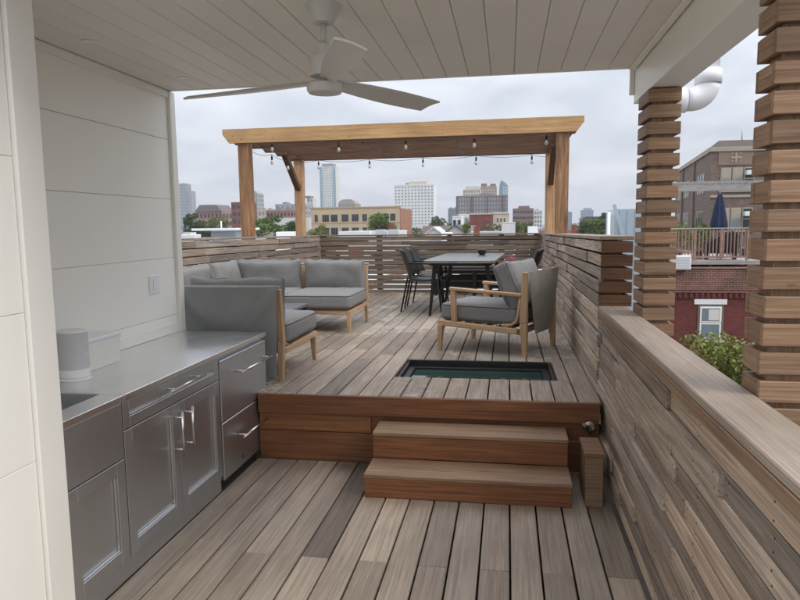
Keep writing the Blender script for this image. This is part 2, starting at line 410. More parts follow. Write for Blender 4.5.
# --- lower deck
low = link(bpy.data.objects.new('lower_deck', None), T(-0.5, 1.5, 0)); tag(low, kind='structure'); world_frame()
lower_special = {(-7, 1): 0.50, (-7, 0): 1.20, (-5, 1): 1.38, (-5, 0): 0.86, (3, 1): 0.66, (3, 0): 1.22, (-3, 0): 0.84, (-1, 0): 0.9, (1, 0): 0.82, (-9, 0): 0.93}
for k in range(-12, 4):
    x0, x1 = GX + PB * k + 0.0048, GX + PB * (k + 1) - 0.0048
    x0 = max(x0, -1.745); x1 = min(x1, 0.598)
    j = 2.915 + rnd.uniform(-0.012, 0.012)
    segs = [(-1.6, 0.9), (0.903, j), (j + 0.003, 4.196)] if k % 2 else [(-1.6, 0.2), (0.203, 1.95 + rnd.uniform(-.02, .02)), (1.975, 4.196)]
    if k in (-11,): segs = [(-1.6, 0.2), (0.203, 3.02), (3.023, 4.196)]
    for s, (a, b_) in enumerate(segs):
        c = tint(0.74, 1.12, 0.018)
        if k % 2 and s >= 1 and (k, s - 1) in lower_special:
            v = lower_special[(k, s - 1)]; c = (v * 1.01, v, v * .985)
        board('board', ((x0 + x1) / 2, a, -0.0125 + rnd.uniform(-.001, .001)), ((x0 + x1) / 2, b_, -0.0125 + rnd.uniform(-.001, .001)), x1 - x0, 0.025, (0, 0, 1), M_deck, low, 0.003, c)
for y in (0.2, 0.9, 1.45, 1.96, 2.45, 2.915, 3.4, 3.9):
    board('joist', (-1.7, y, -0.042), (0.6, y, -0.042), 0.04, 0.03, (0, 0, 1), M_dark, low)

box('gap_shade_sheet', (-1.74, -1.6, -0.059), (0.6, 4.19, -0.058), M_dark, low, .0002)  # black sheet added below the boards so their gaps read as deep shade
# --- upper deck: boards round the skylight well
HX0, HX1, HY0, HY1 = -0.849, 0.368, 4.79, 5.485
up = link(bpy.data.objects.new('upper_deck', None), T(-1.4, 7.9, 0.42)); tag(up, kind='structure'); world_frame()
def dboard(x0, x1, a, b_, c):
    board('board', ((x0 + x1) / 2, a, zd(a) - 0.0125), ((x0 + x1) / 2, b_, zd(b_) - 0.0125), x1 - x0, 0.025, (0, 0, 1), M_deck2, up, 0.003, c)
front_v = {-7: 1.22, -6: 1.0, -5: .92, -4: 1.08, -3: 1.12, -2: 1.1, -1: 1.06, 0: 1.18, 1: 1.12, 2: 1.08, 3: 0.92, -8: 1.14, -9: 0.72, -10: 1.18, -11: 1.1, -12: 1.0}
for k in range(-24, 4):
    x0, x1 = GX + PB * k + 0.0048, min(GX + PB * (k + 1) - 0.0048, 0.598)
    a0 = 4.196 if x0 > -1.76 else 4.45
    if x0 > HX0 - 0.10 and x1 < HX1 + 0.10:
        xx0, xx1 = max(x0, -5), min(x1, 5)
        v = front_v.get(k, 1.0); dboard(xx0, xx1, 4.2, HY0, (v * 1.01, v, v * .97)); segs = [(HY1, 7.4 + rnd.uniform(-.6, .6)), None]
        segs = [(HY1, segs[0][1]), (segs[0][1] + .003, 11.72)]
    else:
        j1 = 5.9 + rnd.uniform(-.5, .6); j2 = j1 + rnd.uniform(1.8, 2.8)
        segs = [(a0, j1), (j1 + .003, j2), (j2 + .003, 11.72)]
    for s, (a, b_) in enumerate(segs):
        v = front_v.get(k, 1.0) if (s == 0 and a < 5) else rnd.uniform(0.66, 1.06)
        dboard(x0, x1, a, b_, (v * rnd.uniform(.99, 1.04), v, v * rnd.uniform(.95, 1.0)))
for y in (4.3, 4.74, 5.54, 6.3, 7.2, 8.1, 9.0, 9.9, 10.8, 11.6):
    board('joist', (-3.4, y, zd(y) - 0.05), (0.6, y, zd(y) - 0.05), 0.04, 0.045, (0, 0, 1), M_dark, up)
dboard(HX1 + 0.003, GX + PB * 3 - 0.0028, HY0, HY1, 0.92)
for lo, hi in (((-3.4, HY1 + .04), (0.6, 11.7)), ((-1.7, 4.21), (0.6, HY0 - .04)), ((-3.4, 4.46), (HX0 - .04, HY1 + .039)), ((HX1 + .04, HY0 - .039), (0.6, HY1 + .039))):
    box('gap_shade_sheet', (lo[0], lo[1], 0.30), (hi[0], hi[1], 0.302), M_dark, up, .0005)  # same added black sheets, darkening the gaps of the upper deck
# front of the upper deck: three stacked hardwood boards, the top one proud
board('fascia_board', (-1.69, 4.184, 0.399), (0.585, 4.184, 0.399), 0.132, 0.026, (0, -1, 0), M_fascia, up, 0.003, 0.92)
board('fascia_board', (-1.69, 4.206, 0.268), (-0.9, 4.206, 0.268), 0.122, 0.02, (0, -1, 0), M_fascia, up, 0.003, 1.2)
board('fascia_board', (-0.897, 4.206, 0.268), (0.585, 4.206, 0.268), 0.122, 0.02, (0, -1, 0), M_fascia, up, 0.003, 0.85)
board('fascia_board', (-1.69, 4.198, 0.104), (0.585, 4.198, 0.104), 0.2, 0.02, (0, -1, 0), M_fascia, up, 0.003, 0.9)

# --- skylight set into the upper deck
zs = zd(5.1)
t = thing('skylight', 'dark framed glass skylight sunk flush into the upper deck boards', 'skylight', (-0.25, 5.14, zs - 0.16), frame=False)
box('well_side', (HX0, HY0, zs - 0.17), (HX0 + 0.03, HY1, zs - 0.028), M_black, t)
box('well_side', (HX1 - 0.03, HY0, zs - 0.17), (HX1, HY1, zs - 0.028), M_black, t)
box('well_side', (HX0 + 0.03, HY1 - 0.03, zs - 0.17), (HX1 - 0.03, HY1, zs - 0.004), M_black, t)
box('well_side', (HX0 + 0.03, HY0, zs - 0.17), (HX1 - 0.03, HY0 + 0.03, zs - 0.028), M_black, t)
fr = box('frame', (HX0 + 0.032, HY0 + 0.032, zs - 0.10), (HX0 + 0.085, HY1 - 0.032, zs - 0.055), M_black, t)
box('frame', (HX1 - 0.085, HY0 + 0.032, zs - 0.10), (HX1 - 0.032, HY1 - 0.032, zs - 0.055), M_black, t)
box('frame', (HX0 + 0.087, HY1 - 0.085, zs - 0.10), (HX1 - 0.087, HY1 - 0.032, zs - 0.055), M_black, t)
box('frame', (HX0 + 0.087, HY0 + 0.032, zs - 0.10), (HX1 - 0.087, HY0 + 0.085, zs - 0.055), M_black, t)
box('glass', (HX0 + 0.087, HY0 + 0.087, zs - 0.095), (HX1 - 0.087, HY1 - 0.087, zs - 0.072), M_sky_glass, t)
world_frame()

# ================================================================== STEPS AND BLOCK
t = thing('wooden_steps', 'two hardwood steps leading up to the raised deck', 'steps', (-0.23, 3.9, 0), frame=False)
for (yf, yb, z, zb) in ((3.632, 3.912, 0.143, 0.0), (3.905, 4.168, 0.31, 0.143)):
    ym = (yf + yb) / 2
    board('tread', (-0.832, yf + 0.066, z - 0.011), (0.37, yf + 0.066, z - 0.011), 0.132, 0.022, (0, 0, 1), M_tread, t, 0.003, rnd.uniform(.92, 1.08))
    board('tread', (-0.832, yb - 0.072 - 0.002, z - 0.011), (0.37, yb - 0.072 - 0.002, z - 0.011), yb - yf - 0.138, 0.022, (0, 0, 1), M_tread, t, 0.003, rnd.uniform(.88, 1.02))
    board('riser', (-0.829, yf + 0.014, (z + zb) / 2 - 0.011), (0.367, yf + 0.014, (z + zb) / 2 - 0.011), z - zb - 0.026, 0.02, (0, -1, 0), M_fascia, t, 0.003, 1.0)
    for x in (-0.819, 0.357):
        board('side_board', (x, yf + 0.026, (z + zb) / 2 - 0.011), (x, yb, (z + zb) / 2 - 0.011), z - zb - 0.026, 0.02, (-1 if x < 0 else 1, 0, 0), M_fascia, t, 0.003, .9)
t = thing('wooden_box', 'small upright wooden box between the steps and the slatted parapet', 'box', (0.49, 3.93, 0), frame=False)
board('lid', (0.436, 3.808, 0.306), (0.548, 3.808, 0.306), 0.295, 0.02, (0, 0, 1), M_dark_end, t, 0.003, 1.3)
box('front_panel', (0.444, 3.672, 0.0), (0.540, 3.692, 0.294), M_tread, t, color=0.8)
box('side_panel', (0.444, 3.694, 0.0), (0.462, 3.945, 0.294), M_dark_end, t)
box('side_panel', (0.522, 3.694, 0.0), (0.540, 3.945, 0.294), M_dark_end, t)
world_frame()
t = thing('garden_tap', 'small chrome hose tap on the hardwood deck front', 'tap', (0.516, 4.17, 0.32))
AX = Matrix.Rotation(PI / 2, 4, 'X')
lathe('flange', [(0.036, 0.0), (0.036, 0.006), (0.014, 0.012), (0.014, 0.05)], M_chrome, t, (0, 0.02, 0), 20, axis=AX)
lathe('handle', [(0.012, 0.0), (0.034, 0.004), (0.034, 0.014), (0.012, 0.018)], M_chrome, t, (0, -0.035, 0.012), 8, axis=AX)
tube('spout', [(0, -0.02, 0), (0, -0.035, -0.006), (0.004, -0.04, -0.028), (0.004, -0.04, -0.04)], 0.010, M_black, t)
world_frame()

# ================================================================== PARAPET, FENCES
RP = 0.0875
NAILS = []
def nail_mesh(name, pts, parent):
    V, Fc = [], []
    for (x, y, z) in pts: tube_data([(x + .003, y, z), (x - .0007, y, z)], 0.0033, 7, V, Fc)
    obj(name, mesh_of(name, V, Fc, M_dark, recalc=False), parent)['kind'] = 'stuff'
    pts.clear()
def row_boards(parent, fixed, axis, a0, a1, z0f, rows, h, thick, mat, lens=(0.7, 2.2), skip=0.0, jitter=0.004, n=(-1, 0, 0), thick_var=(1.0,), skip_fn=None, name='board', tl=(0.66, 1.2), nail_at=()):
    """rows of separate boards along x or y on one face; z0f(row, s) gives the row's lower edge at s"""
    for r in range(rows):
        s = a0
        while s < a1 - 0.02:
            e = min(a1, s + rnd.uniform(*lens))
            if a1 - e < 0.35: e = a1
            if not (skip and rnd.random() < skip) and not (skip_fn and skip_fn(r, (s + e) / 2)):
                th = thick * rnd.choice(thick_var); off = th / 2 + rnd.uniform(0, jitter)
                za, zb = z0f(r, s) + h / 2 + rnd.uniform(-.002, .002), z0f(r, e) + h / 2 + rnd.uniform(-.002, .002)
                if axis == 'y':
                    p, q = (fixed + n[0] * off, s + .001, za), (fixed + n[0] * off, e - .001, zb)
                    for yn in list(nail_at) + [s + .03, e - .03] * bool(nail_at):
                        if s + .02 < yn < e - .02:
                            zn = za + (zb - za) * (yn - s) / (e - s)
                            for dz in (-.02, .02): NAILS.append((fixed + n[0] * (off + th / 2), yn + rnd.uniform(-.008, .008), zn + dz + rnd.uniform(-.004, .004)))
                else: p, q = (s + .001, fixed + n[1] * off, za), (e - .001, fixed + n[1] * off, zb)
                board(name, p, q, h, th, n, mat, parent, 0.003, tint(tl[0], tl[1], 0.05))
            s = e

# low parapet along the right-hand side of the lower deck
t = thing('slatted_parapet', 'weathered slatted wood parapet with a flat cap beside the lower deck', 'parapet', (0.68, 1.4, 0), frame=False)
row_boards(t, 0.630, 'y', -1.6, 4.40, lambda r, s: 0.004 + r * 0.0815, 12, 0.0755, 0.018, M_rail_wall, (0.6, 1.9), 0, 0.003, (-1, 0, 0), (0.6, 1.0, 1.0, 1.35, 2.0), tl=(0.5, 1.2), nail_at=(-.28, .34, .95, 1.55, 2.15, 2.75, 3.35, 3.95))
row_boards(t, 0.745, 'y', -1.6, 4.40, lambda r, s: -0.30 + r * 0.0875, 15, 0.07, 0.018, M_fence, (1.2, 2.4), 0, 0.002, (1, 0, 0), tl=(.8, 1.1))
nail_mesh('nails', NAILS, t)
for y in (-1.5, -0.3, 0.9, 2.1, 3.3, 4.3):
    box('post', (0.632, y, -0.05), (0.74, y + 0.09, 1.025), M_dark_end, t)
board('apron', (0.602, -1.6, 1.0055), (0.602, 4.40, 1.0055), 0.045, 0.02, (-1, 0, 0), M_tread, t, 0.003, 0.95)
for a, b_ in ((-1.6, 0.65), (0.652, 4.412)):
    board('cap', (0.6805, a, 1.0445), (0.6805, b_, 1.0445), 0.173, 0.031, (0, 0, 1), M_cap, t, 0.004, rnd.uniform(.96, 1.06))

# tall fence along the right of the upper deck
def zt(y): return 1.517 + SL * (y - 4.42)
t = thing('slat_fence', 'tall slatted wood fence beside the armchair ending at the low parapet', 'fence', (0.7, 8.0, 0.4), frame=False)
FR = 12
row_boards(t, 0.622, 'y', 4.42, 11.66, lambda r, s: zt(s) - 0.030 - RP * (r + 1) + 0.008, FR, 0.073, 0.018, M_rail_wall, (0.6, 1.9), 0, 0.004, (-1, 0, 0), (0.8, 1.0, 1.0, 1.7), tl=(0.55, 1.15))
row_boards(t, 0.775, 'y', 4.42, 11.66, lambda r, s: zt(s) - 0.030 - RP * (r + 1) + 0.008, FR, 0.073, 0.018, M_fence, (0.8, 2.2), 0, 0.003, (1, 0, 0), skip_fn=lambda r, y: False, tl=(.7, 1.1))
# boards nailed over the gaps in places on the outer side
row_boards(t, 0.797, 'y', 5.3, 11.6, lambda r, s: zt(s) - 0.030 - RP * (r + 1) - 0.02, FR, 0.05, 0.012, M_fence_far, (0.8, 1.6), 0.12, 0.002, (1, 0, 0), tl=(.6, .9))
for y in (4.52, 5.7, 6.9, 8.1, 9.3, 10.5, 11.5):
    box('post', (0.64, y, 0.30), (0.755, y + 0.09, zt(y) - 0.032), M_dark_end, t)
for a, b_ in ((4.405, 8.0), (8.002, 11.66)):
    board('cap', (0.70, a, zt(a) - 0.014), (0.70, b_, zt(b_) - 0.014), 0.215, 0.026, (0, 0, 1), M_cap, t, 0.004, 0.88)
for r in range(5):                             # boards that close the end of the fence
    z = zt(4.42) - 0.030 - RP * (r + 1) + 0.045
    board('end_board', (0.603, 4.41, z), (0.80, 4.41, z), 0.073, 0.016, (0, -1, 0), M_dark_end, t, 0.003, rnd.uniform(.75, 1.0))
box('end_panel', (0.626, 4.421, 1.05), (0.735, 4.44, zt(4.42) - 0.032), M_dark_end, t, color=0.7)

# fence across the far end
FY = 11.70
zf = 1.442
t = thing('slat_fence', 'slatted wood fence behind the dining table closing the end of the terrace', 'fence', (-1.4, FY, 0.39), frame=False)
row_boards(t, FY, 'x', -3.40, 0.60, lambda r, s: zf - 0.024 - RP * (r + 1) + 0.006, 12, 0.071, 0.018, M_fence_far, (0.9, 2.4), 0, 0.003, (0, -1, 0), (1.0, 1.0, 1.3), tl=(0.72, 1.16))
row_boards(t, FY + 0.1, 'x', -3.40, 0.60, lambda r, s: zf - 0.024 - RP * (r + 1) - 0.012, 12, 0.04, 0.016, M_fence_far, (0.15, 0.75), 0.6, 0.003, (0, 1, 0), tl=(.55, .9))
for x in (-3.36, -2.3, -1.02, -0.1, 0.5):
    box('post', (x - 0.045, FY + 0.003, 0.25), (x + 0.045, FY + 0.094, zf - 0.026), M_dark_end, t)
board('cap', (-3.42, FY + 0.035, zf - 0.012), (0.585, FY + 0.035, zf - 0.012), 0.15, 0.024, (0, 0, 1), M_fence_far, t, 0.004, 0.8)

# fence along the left of the upper deck
t = thing('slat_fence', 'slatted wood fence behind the corner sofa along the terrace side', 'fence', (-3.45, 8.0, 0.4), frame=False)
row_boards(t, -3.425, 'y', 4.5, 11.66, lambda r, s: zt(s) - 0.030 - RP * (r + 1) + 0.006, 12, 0.075, 0.018, M_fence, (0.6, 1.9), 0.0, 0.005, (1, 0, 0), (0.8, 1.0, 1.5), tl=(0.5, 0.98))
row_boards(t, -3.54, 'y', 4.5, 11.66, lambda r, s: zt(s) - 0.030 - RP * (r + 1) - 0.014, 12, 0.045, 0.016, M_fence, (0.3, 1.0), 0.18, 0.003, (-1, 0, 0), tl=(.6, .9))
for y in (4.6, 5.8, 7.0, 9.3, 10.4, 11.5):
    box('post', (-3.535, y, 0.28), (-3.43, y + 0.09, zt(y) - 0.032), M_dark_end, t)
for a, b_ in ((4.5, 8.1), (8.102, 11.66)):
    board('cap', (-3.48, a, zt(a) - 0.014), (-3.48, b_, zt(b_) - 0.014), 0.15, 0.026, (0, 0, 1), M_fence, t, 0.004, 0.85)
world_frame()

# ================================================================== PORCH: roof, beam, pillars, walls
CZ = 2.56
t = thing('porch_roof', 'white boarded porch roof with a deep side beam over the outdoor kitchen', 'roof', (-0.7, 2.7, CZ), frame=False)
x = 0.76
k = 0
while x > -2.50:
    x0 = max(x - PB, -2.55)
    board('ceiling_board', ((x + x0) / 2, 1.80, CZ + 0.009), ((x + x0) / 2, 4.385, CZ + 0.009), x - x0 - 0.0028, 0.018, (0, 0, -1), M_ceil, t, 0.0035, rnd.uniform(.96, 1.03))
    x -= PB
box('roof_deck', (-2.56, 1.78, CZ + 0.02), (0.97, 4.385, CZ + 0.2), M_trim, t, 0.004)
box('fascia', (-2.56, 4.387, CZ - 0.004), (0.775, 4.41, CZ + 0.215), M_trim, t, 0.003)
box('edge_trim', (0.742, 1.80, CZ - 0.018), (0.778, 4.38, CZ - 0.001), M_trim, t, 0.003)
bm_ = box('beam', (0.785, 1.80, 2.345), (0.962, 4.44, CZ + 0.016), M_trim, t, 0.004)
box('beam_end_trim', (0.755, 4.416, 2.40), (0.784, 4.44, CZ + 0.2), M_trim, t, 0.003)
world_frame()
for px, py, lb in ((-2.12, 3.18, 'small round flush light in the porch ceiling above the middle of the counter'), (-2.06, 4.05, 'small round flush light in the ceiling next to the outer roof edge')):
    t = thing('soffit_light', lb, 'ceiling light', (px, py, CZ - 0.004), group='flush lights in the porch ceiling')
    lathe('rim', [(0.040, 0.0), (0.040, -0.004), (0.030, -0.007), (0.028, -0.002)], M_trim, t, (0, 0, 0.003))
    lathe('lens', [(0.027, 0.0), (0.027, -0.002)], M_wplastic, t, (0, 0, 0.002))
world_frame()

def pillar(label, x0, x1, y0, y1, z0, z1):
    t = thing('slatted_pillar', label, 'pillar', ((x0 + x1) / 2, (y0 + y1) / 2, z0), frame=False, group='wood clad porch pillars')
    core = board('core', ((x0 + x1) / 2, (y0 + y1) / 2, z0), ((x0 + x1) / 2, (y0 + y1) / 2, z1), y1 - y0 - 0.056, x1 - x0 - 0.056, (1, 0, 0), M_pillar, t, 0.003, 0.95)
    z = z1 - 0.078; r = 0
    while z > z0:
        h = 0.0685 + rnd.uniform(-.003, .0015); zc = z + h / 2 + rnd.uniform(-.002, .002); c = lambda: tint(0.74, 1.16, 0.04)
        j = lambda: rnd.uniform(-.004, .004)
        jf = j(); jl = j()
        board('slat', (x0 + jl, y0 + 0.011 + jf, zc), (x1, y0 + 0.011 + jf, zc), h, 0.022, (0, -1, 0), M_pillar, t, 0.002, c())
        board('slat', (x0, y1 - 0.011, zc), (x1, y1 - 0.011, zc), h, 0.022, (0, 1, 0), M_pillar, t, 0.002, c())
        board('slat', (x0 + 0.011 + jl, y0 + 0.024, zc), (x0 + 0.011 + jl, y1 - 0.024, zc), h, 0.022, (-1, 0, 0), M_pillar, t, 0.002, c())
        board('slat', (x1 - 0.011, y0 + 0.024, zc), (x1 - 0.011, y1 - 0.024, zc), h, 0.022, (1, 0, 0), M_pillar, t, 0.002, c())
        z -= RP; r += 1
    world_frame()
pillar('wood slat pillar beside the end of the tall fence, under the far end of the white beam', 0.772, 0.945, 3.905, 4.205, 0.35, 2.343)
pillar('wood slat pillar rising beside the middle of the long parapet cap', 0.774, 0.955, 2.135, 2.29, 0.35, 2.343)

# kitchen back wall: four wide boards with shadow joints
t = thing('kitchen_wall', 'white wide-boarded wall behind the steel counter', 'wall', (-2.42, 3.3, 0), frame=False)
box('backing', (-2.52, 2.2, 0.0), (-2.369, 4.376, CZ - 0.003), M_trim, t)
zs_ = [0.0, 0.575, 0.985, 1.395, 1.807, 2.221, CZ - 0.004]
for a, b_ in zip(zs_[:-1], zs_[1:]):
    box('panel', (-2.368, 2.205, a + 0.0013), (-2.360, 4.375, b_ - 0.0013), M_white, t, 0.0015)
box('corner_board', (-2.375, 4.377, 0.0), (-2.335, 4.448, CZ - 0.004), M_trim, t, 0.003)
box('crown_trim', (-2.359, 2.205, CZ - 0.05), (-2.343, 4.37, CZ - 0.003), M_trim, t, 0.003)
world_frame()
t = thing('entry_wall', 'white panelled wall with a flat corner board at the near end of the counter', 'wall', (-2.05, 1.5, 0), frame=False)
box('core', (-2.52, 0.9, 0.0), (-1.714, 2.075, 2.74), M_trim, t)
box('core', (-2.52, 2.076, 0.0), (-1.722, 2.19, 2.74), M_trim, t)
for a, b_ in zip((0.0, 0.205, 0.757, 1.307, 1.857, 2.407), (0.205, 0.757, 1.307, 1.857, 2.407, 2.74)):
    box('panel', (-1.7135, 0.9, a + 0.001), (-1.706, 2.072, b_ - 0.001), M_white, t, 0.0015)
box('corner_board', (-1.72, 2.076, 0.0), (-1.690, 2.212, 2.74), M_trim, t, 0.004)
world_frame()
t = thing('switch_plate', 'square white switch plate on the boarded wall above the counter', 'switch', (-2.36, 4.075, 1.225))
box('plate', (0.0, -0.06, -0.062), (0.008, 0.06, 0.062), M_wplastic, t, 0.003)
box('rocker', (0.008, -0.018, -0.034), (0.012, 0.018, 0.034), M_wplastic, t, 0.001)
world_frame()

# ceiling fan
t = thing('ceiling_fan', 'white three-blade ceiling fan hanging from the porch roof', 'fan', (-0.80, 2.885, CZ + 0.008))
lathe('canopy', [(0.045, -0.085), (0.075, -0.03), (0.080, -0.004), (0.080, 0.0)], M_fan, t)
tube('downrod', [(0, 0, -0.08), (0, 0, -0.185)], 0.014, M_fan, t, 14)
lathe('motor_housing', [(0.03, -0.175), (0.042, -0.178), (0.042, -0.222), (0.046, -0.225), (0.062, -0.228), (0.064, -0.31), (0.03, -0.314)], M_fan, t)
lathe('hub_cap', [(0.03, -0.385), (0.072, -0.382), (0.080, -0.37), (0.080, -0.345), (0.06, -0.335), (0.03, -0.33)], M_fan, t)
for deg in (172, 55, -67):
    a = math.radians(deg)
    def bl(u, v, a=a):
        r = 0.045 + u * 0.665; w = 0.05 + 0.066 * math.sin(min(1, u * 1.25) * PI / 2)
        y = (v - 0.5) * w; z = -0.335 - 0.02 * u - (v - 0.5) * w * 0.50 * (1 - 0.5 * u) + 0.006 * math.sin(PI * v)
        if u > 0.97: r -= 0.02 * (v)
        return (r * math.cos(a) - y * math.sin(a), r * math.sin(a) + y * math.cos(a), z)
    sheet('blade', bl, 16, 6, 0.008, M_fan, t)
world_frame()

# ================================================================== OUTDOOR KITCHEN
CT = 0.86; XF = -1.70
t = thing('kitchen_counter', 'stainless steel outdoor kitchen counter with drawers, doors and sink', 'counter', (-2.02, 3.3, 0), frame=False)
SY0, SY1, SX0, SX1 = 2.16, 2.635, -2.26, -1.815       # sink opening
top = box('worktop', (-2.358, SY1, CT - 0.03), (XF + 0.004, 4.385, CT), M_steel_top, t, 0.002)
box('worktop', (SX1, 2.215, CT - 0.03), (XF + 0.004, SY1 - 0.001, CT), M_steel_top, t, 0.002)
box('worktop', (-2.358, 2.215, CT - 0.03), (SX0, SY1 - 0.001, CT), M_steel_top, t, 0.002)
sk = box('sink_bowl', (SX0, 2.216, CT - 0.22), (SX1, SY1 - 0.002, CT - 0.215), M_steel, t, 0.001)
for lo, hi in (((SX0, SY1 - 0.006, CT - 0.214), (SX1, SY1 - 0.002, CT - 0.004)), ((SX1 - 0.004, 2.216, CT - 0.214), (SX1, SY1 - 0.007, CT - 0.004)), ((SX0, 2.216, CT - 0.214), (SX0 + 0.004, SY1 - 0.007, CT - 0.004))):
    box('side', lo, hi, M_steel, sk, 0.001)
box('upstand', (-2.357, 2.64, CT + 0.001), (-2.335, 4.374, CT + 0.075), M_trim, t, 0.003)
box('carcass', (-2.35, 2.64, 0.10), (XF - 0.026, 4.375, CT - 0.032), M_steel, t)
box('carcass', (-2.35, 2.216, 0.10), (XF - 0.026, 2.638, CT - 0.225), M_steel, t)
box('toe_kick', (XF - 0.03, 2.216, 0.002), (XF - 0.012, 3.60, 0.098), M_steel, t)
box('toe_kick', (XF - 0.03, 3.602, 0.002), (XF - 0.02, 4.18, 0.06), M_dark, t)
box('sink_apron', (XF - 0.024, 2.216, 0.575), (XF, 2.612, CT - 0.032), M_steel, t, 0.003)
def front(name, y0, y1, z0, z1, fr=0.062, dep=0.02, framed=True):
    """a shaker front: recessed panel inside four frame pieces"""
    d = box(name, (XF - 0.024, y0, z0), (XF - 0.018, y1, z1), M_steel, t, 0.001)
    if framed:
        box('frame', (XF - 0.017, y0, z0), (XF, y0 + fr, z1), M_steel, d, 0.0012)
        box('frame', (XF - 0.017, y1 - fr, z0), (XF, y1, z1), M_steel, d, 0.0012)
        box('frame', (XF - 0.017, y0 + fr + .0005, z0), (XF, y1 - fr - .0005, z0 + fr), M_steel, d, 0.0012)
        box('frame', (XF - 0.017, y0 + fr + .0005, z1 - fr), (XF, y1 - fr - .0005, z1), M_steel, d, 0.0012)
        box('bead', (XF - 0.0168, y0 + fr + 0.002, z0 + fr + 0.001), (XF - 0.006, y1 - fr - 0.002, z0 + fr + 0.008), M_chrome, d, 0.001)
        box('bead', (XF - 0.0168, y1 - fr - 0.009, z0 + fr + 0.009), (XF - 0.006, y1 - fr - 0.002, z1 - fr - 0.004), M_chrome, d, 0.001)
    else:
        box('face', (XF - 0.017, y0, z0), (XF + 0.002, y1, z1), M_steel, d, 0.004)
    return d
def hbar(parent, y0, y1, z, vertical=False, z1=None, st=0.05, r=0.0065):
    if vertical:
        h = tube('handle', [(XF + st, y0, z), (XF + st, y0, z1)], r, M_chrome, parent, 12)
        for q in (z + 0.03, z1 - 0.03): tube('standoff', [(XF - 0.001, y0, q), (XF + st, y0, q)], r * 0.7, M_chrome, h, 8)
    else:
        h = tube('handle', [(XF + st, y0, z), (XF + st, y1, z)], r, M_chrome, parent, 12)
        for q in (y0 + 0.05, y1 - 0.05): tube('standoff', [(XF - 0.001, q, z), (XF + st, q, z)], r * 0.7, M_chrome, h, 8)
front('sink_door', 2.216, 2.610, 0.10, 0.570)
d = front('drawer', 2.618, 3.605, 0.70, CT - 0.034, 0.05); hbar(d, 2.96, 3.34, 0.792)
d = front('door', 2.618, 3.108, 0.10, 0.693); hbar(d, 3.055, 0, 0.43, True, 0.66)
d = front('door', 3.113, 3.605, 0.10, 0.693); hbar(d, 3.165, 0, 0.43, True, 0.66)
d = front('drawer', 3.622, 4.372, 0.425, CT - 0.055, framed=False); hbar(d, 3.79, 4.335, 0.70, st=0.065, r=0.008)
d = front('drawer', 3.622, 4.372, 0.06, 0.418, framed=False); hbar(d, 3.79, 4.335, 0.285, st=0.065, r=0.008)
box('maker_plate', (XF + 0.002, 3.86, 0.10), (XF + 0.005, 3.92, 0.135), M_chrome, d, 0.0008)
world_frame()

# things on the counter
t = thing('smart_speaker', 'grey mesh cylinder loudspeaker with white base standing on the counter', 'speaker', (-2.125, 2.885, CT))
lathe('base_ring', [(0.078, 0.0), (0.082, 0.004), (0.082, 0.012), (0.074, 0.016)], M_wplastic, t, seg=36, sy=.9)
lathe('lower_shell', [(0.070, 0.016), (0.076, 0.02), (0.076, 0.058)], M_wplastic, t, seg=36, sy=.9)
lathe('mesh_grille', [(0.0765, 0.058), (0.0765, 0.232), (0.0755, 0.24)], M_spk, t, seg=36, sy=.9)
lathe('top_plate', [(0.0755, 0.2402), (0.074, 0.246), (0.070, 0.248)], M_wplastic, t, seg=36, sy=.9)
box('logo', (0.0772, -0.012, 0.13), (0.0785, 0.012, 0.134), M_wplastic, t, 0.0003)
world_frame()
t = thing('storage_tub', 'frosted white lidded plastic tub behind the speaker on the counter', 'tub', (-2.235, 3.18, CT))
Vt = []
for z, s in ((0.001, 0.92), (0.150, 1.0)):
    for a, c in ((-1, -1), (1, -1), (1, 1), (-1, 1)): Vt.append((a * 0.088 * s, c * 0.15 * s, z))
obj('body', mesh_of('body', Vt, [[0, 1, 2, 3], [4, 5, 6, 7], [0, 1, 5, 4], [1, 2, 6, 5], [2, 3, 7, 6], [3, 0, 4, 7]], M_bucket), t)
box('lid', (-0.094, -0.156, 0.151), (0.094, 0.156, 0.172), M_wplastic, t, 0.006)
world_frame()
t = thing('power_adapter', 'black plug adapter and cable behind the grey speaker', 'adapter', (-2.24, 2.86, CT))
box('body', (-0.03, -0.03, 0.0), (0.03, 0.03, 0.06), M_plastic_blk, t, 0.006)
tube('cable', [(0, 0, 0.06), (0.0, 0.01, 0.10), (-0.02, 0.03, 0.14), (-0.05, 0.03, 0.11), (-0.06, -0.02, 0.05), (-0.05, -0.06, 0.005)], 0.004, M_plastic_blk, t, 8)
world_frame()

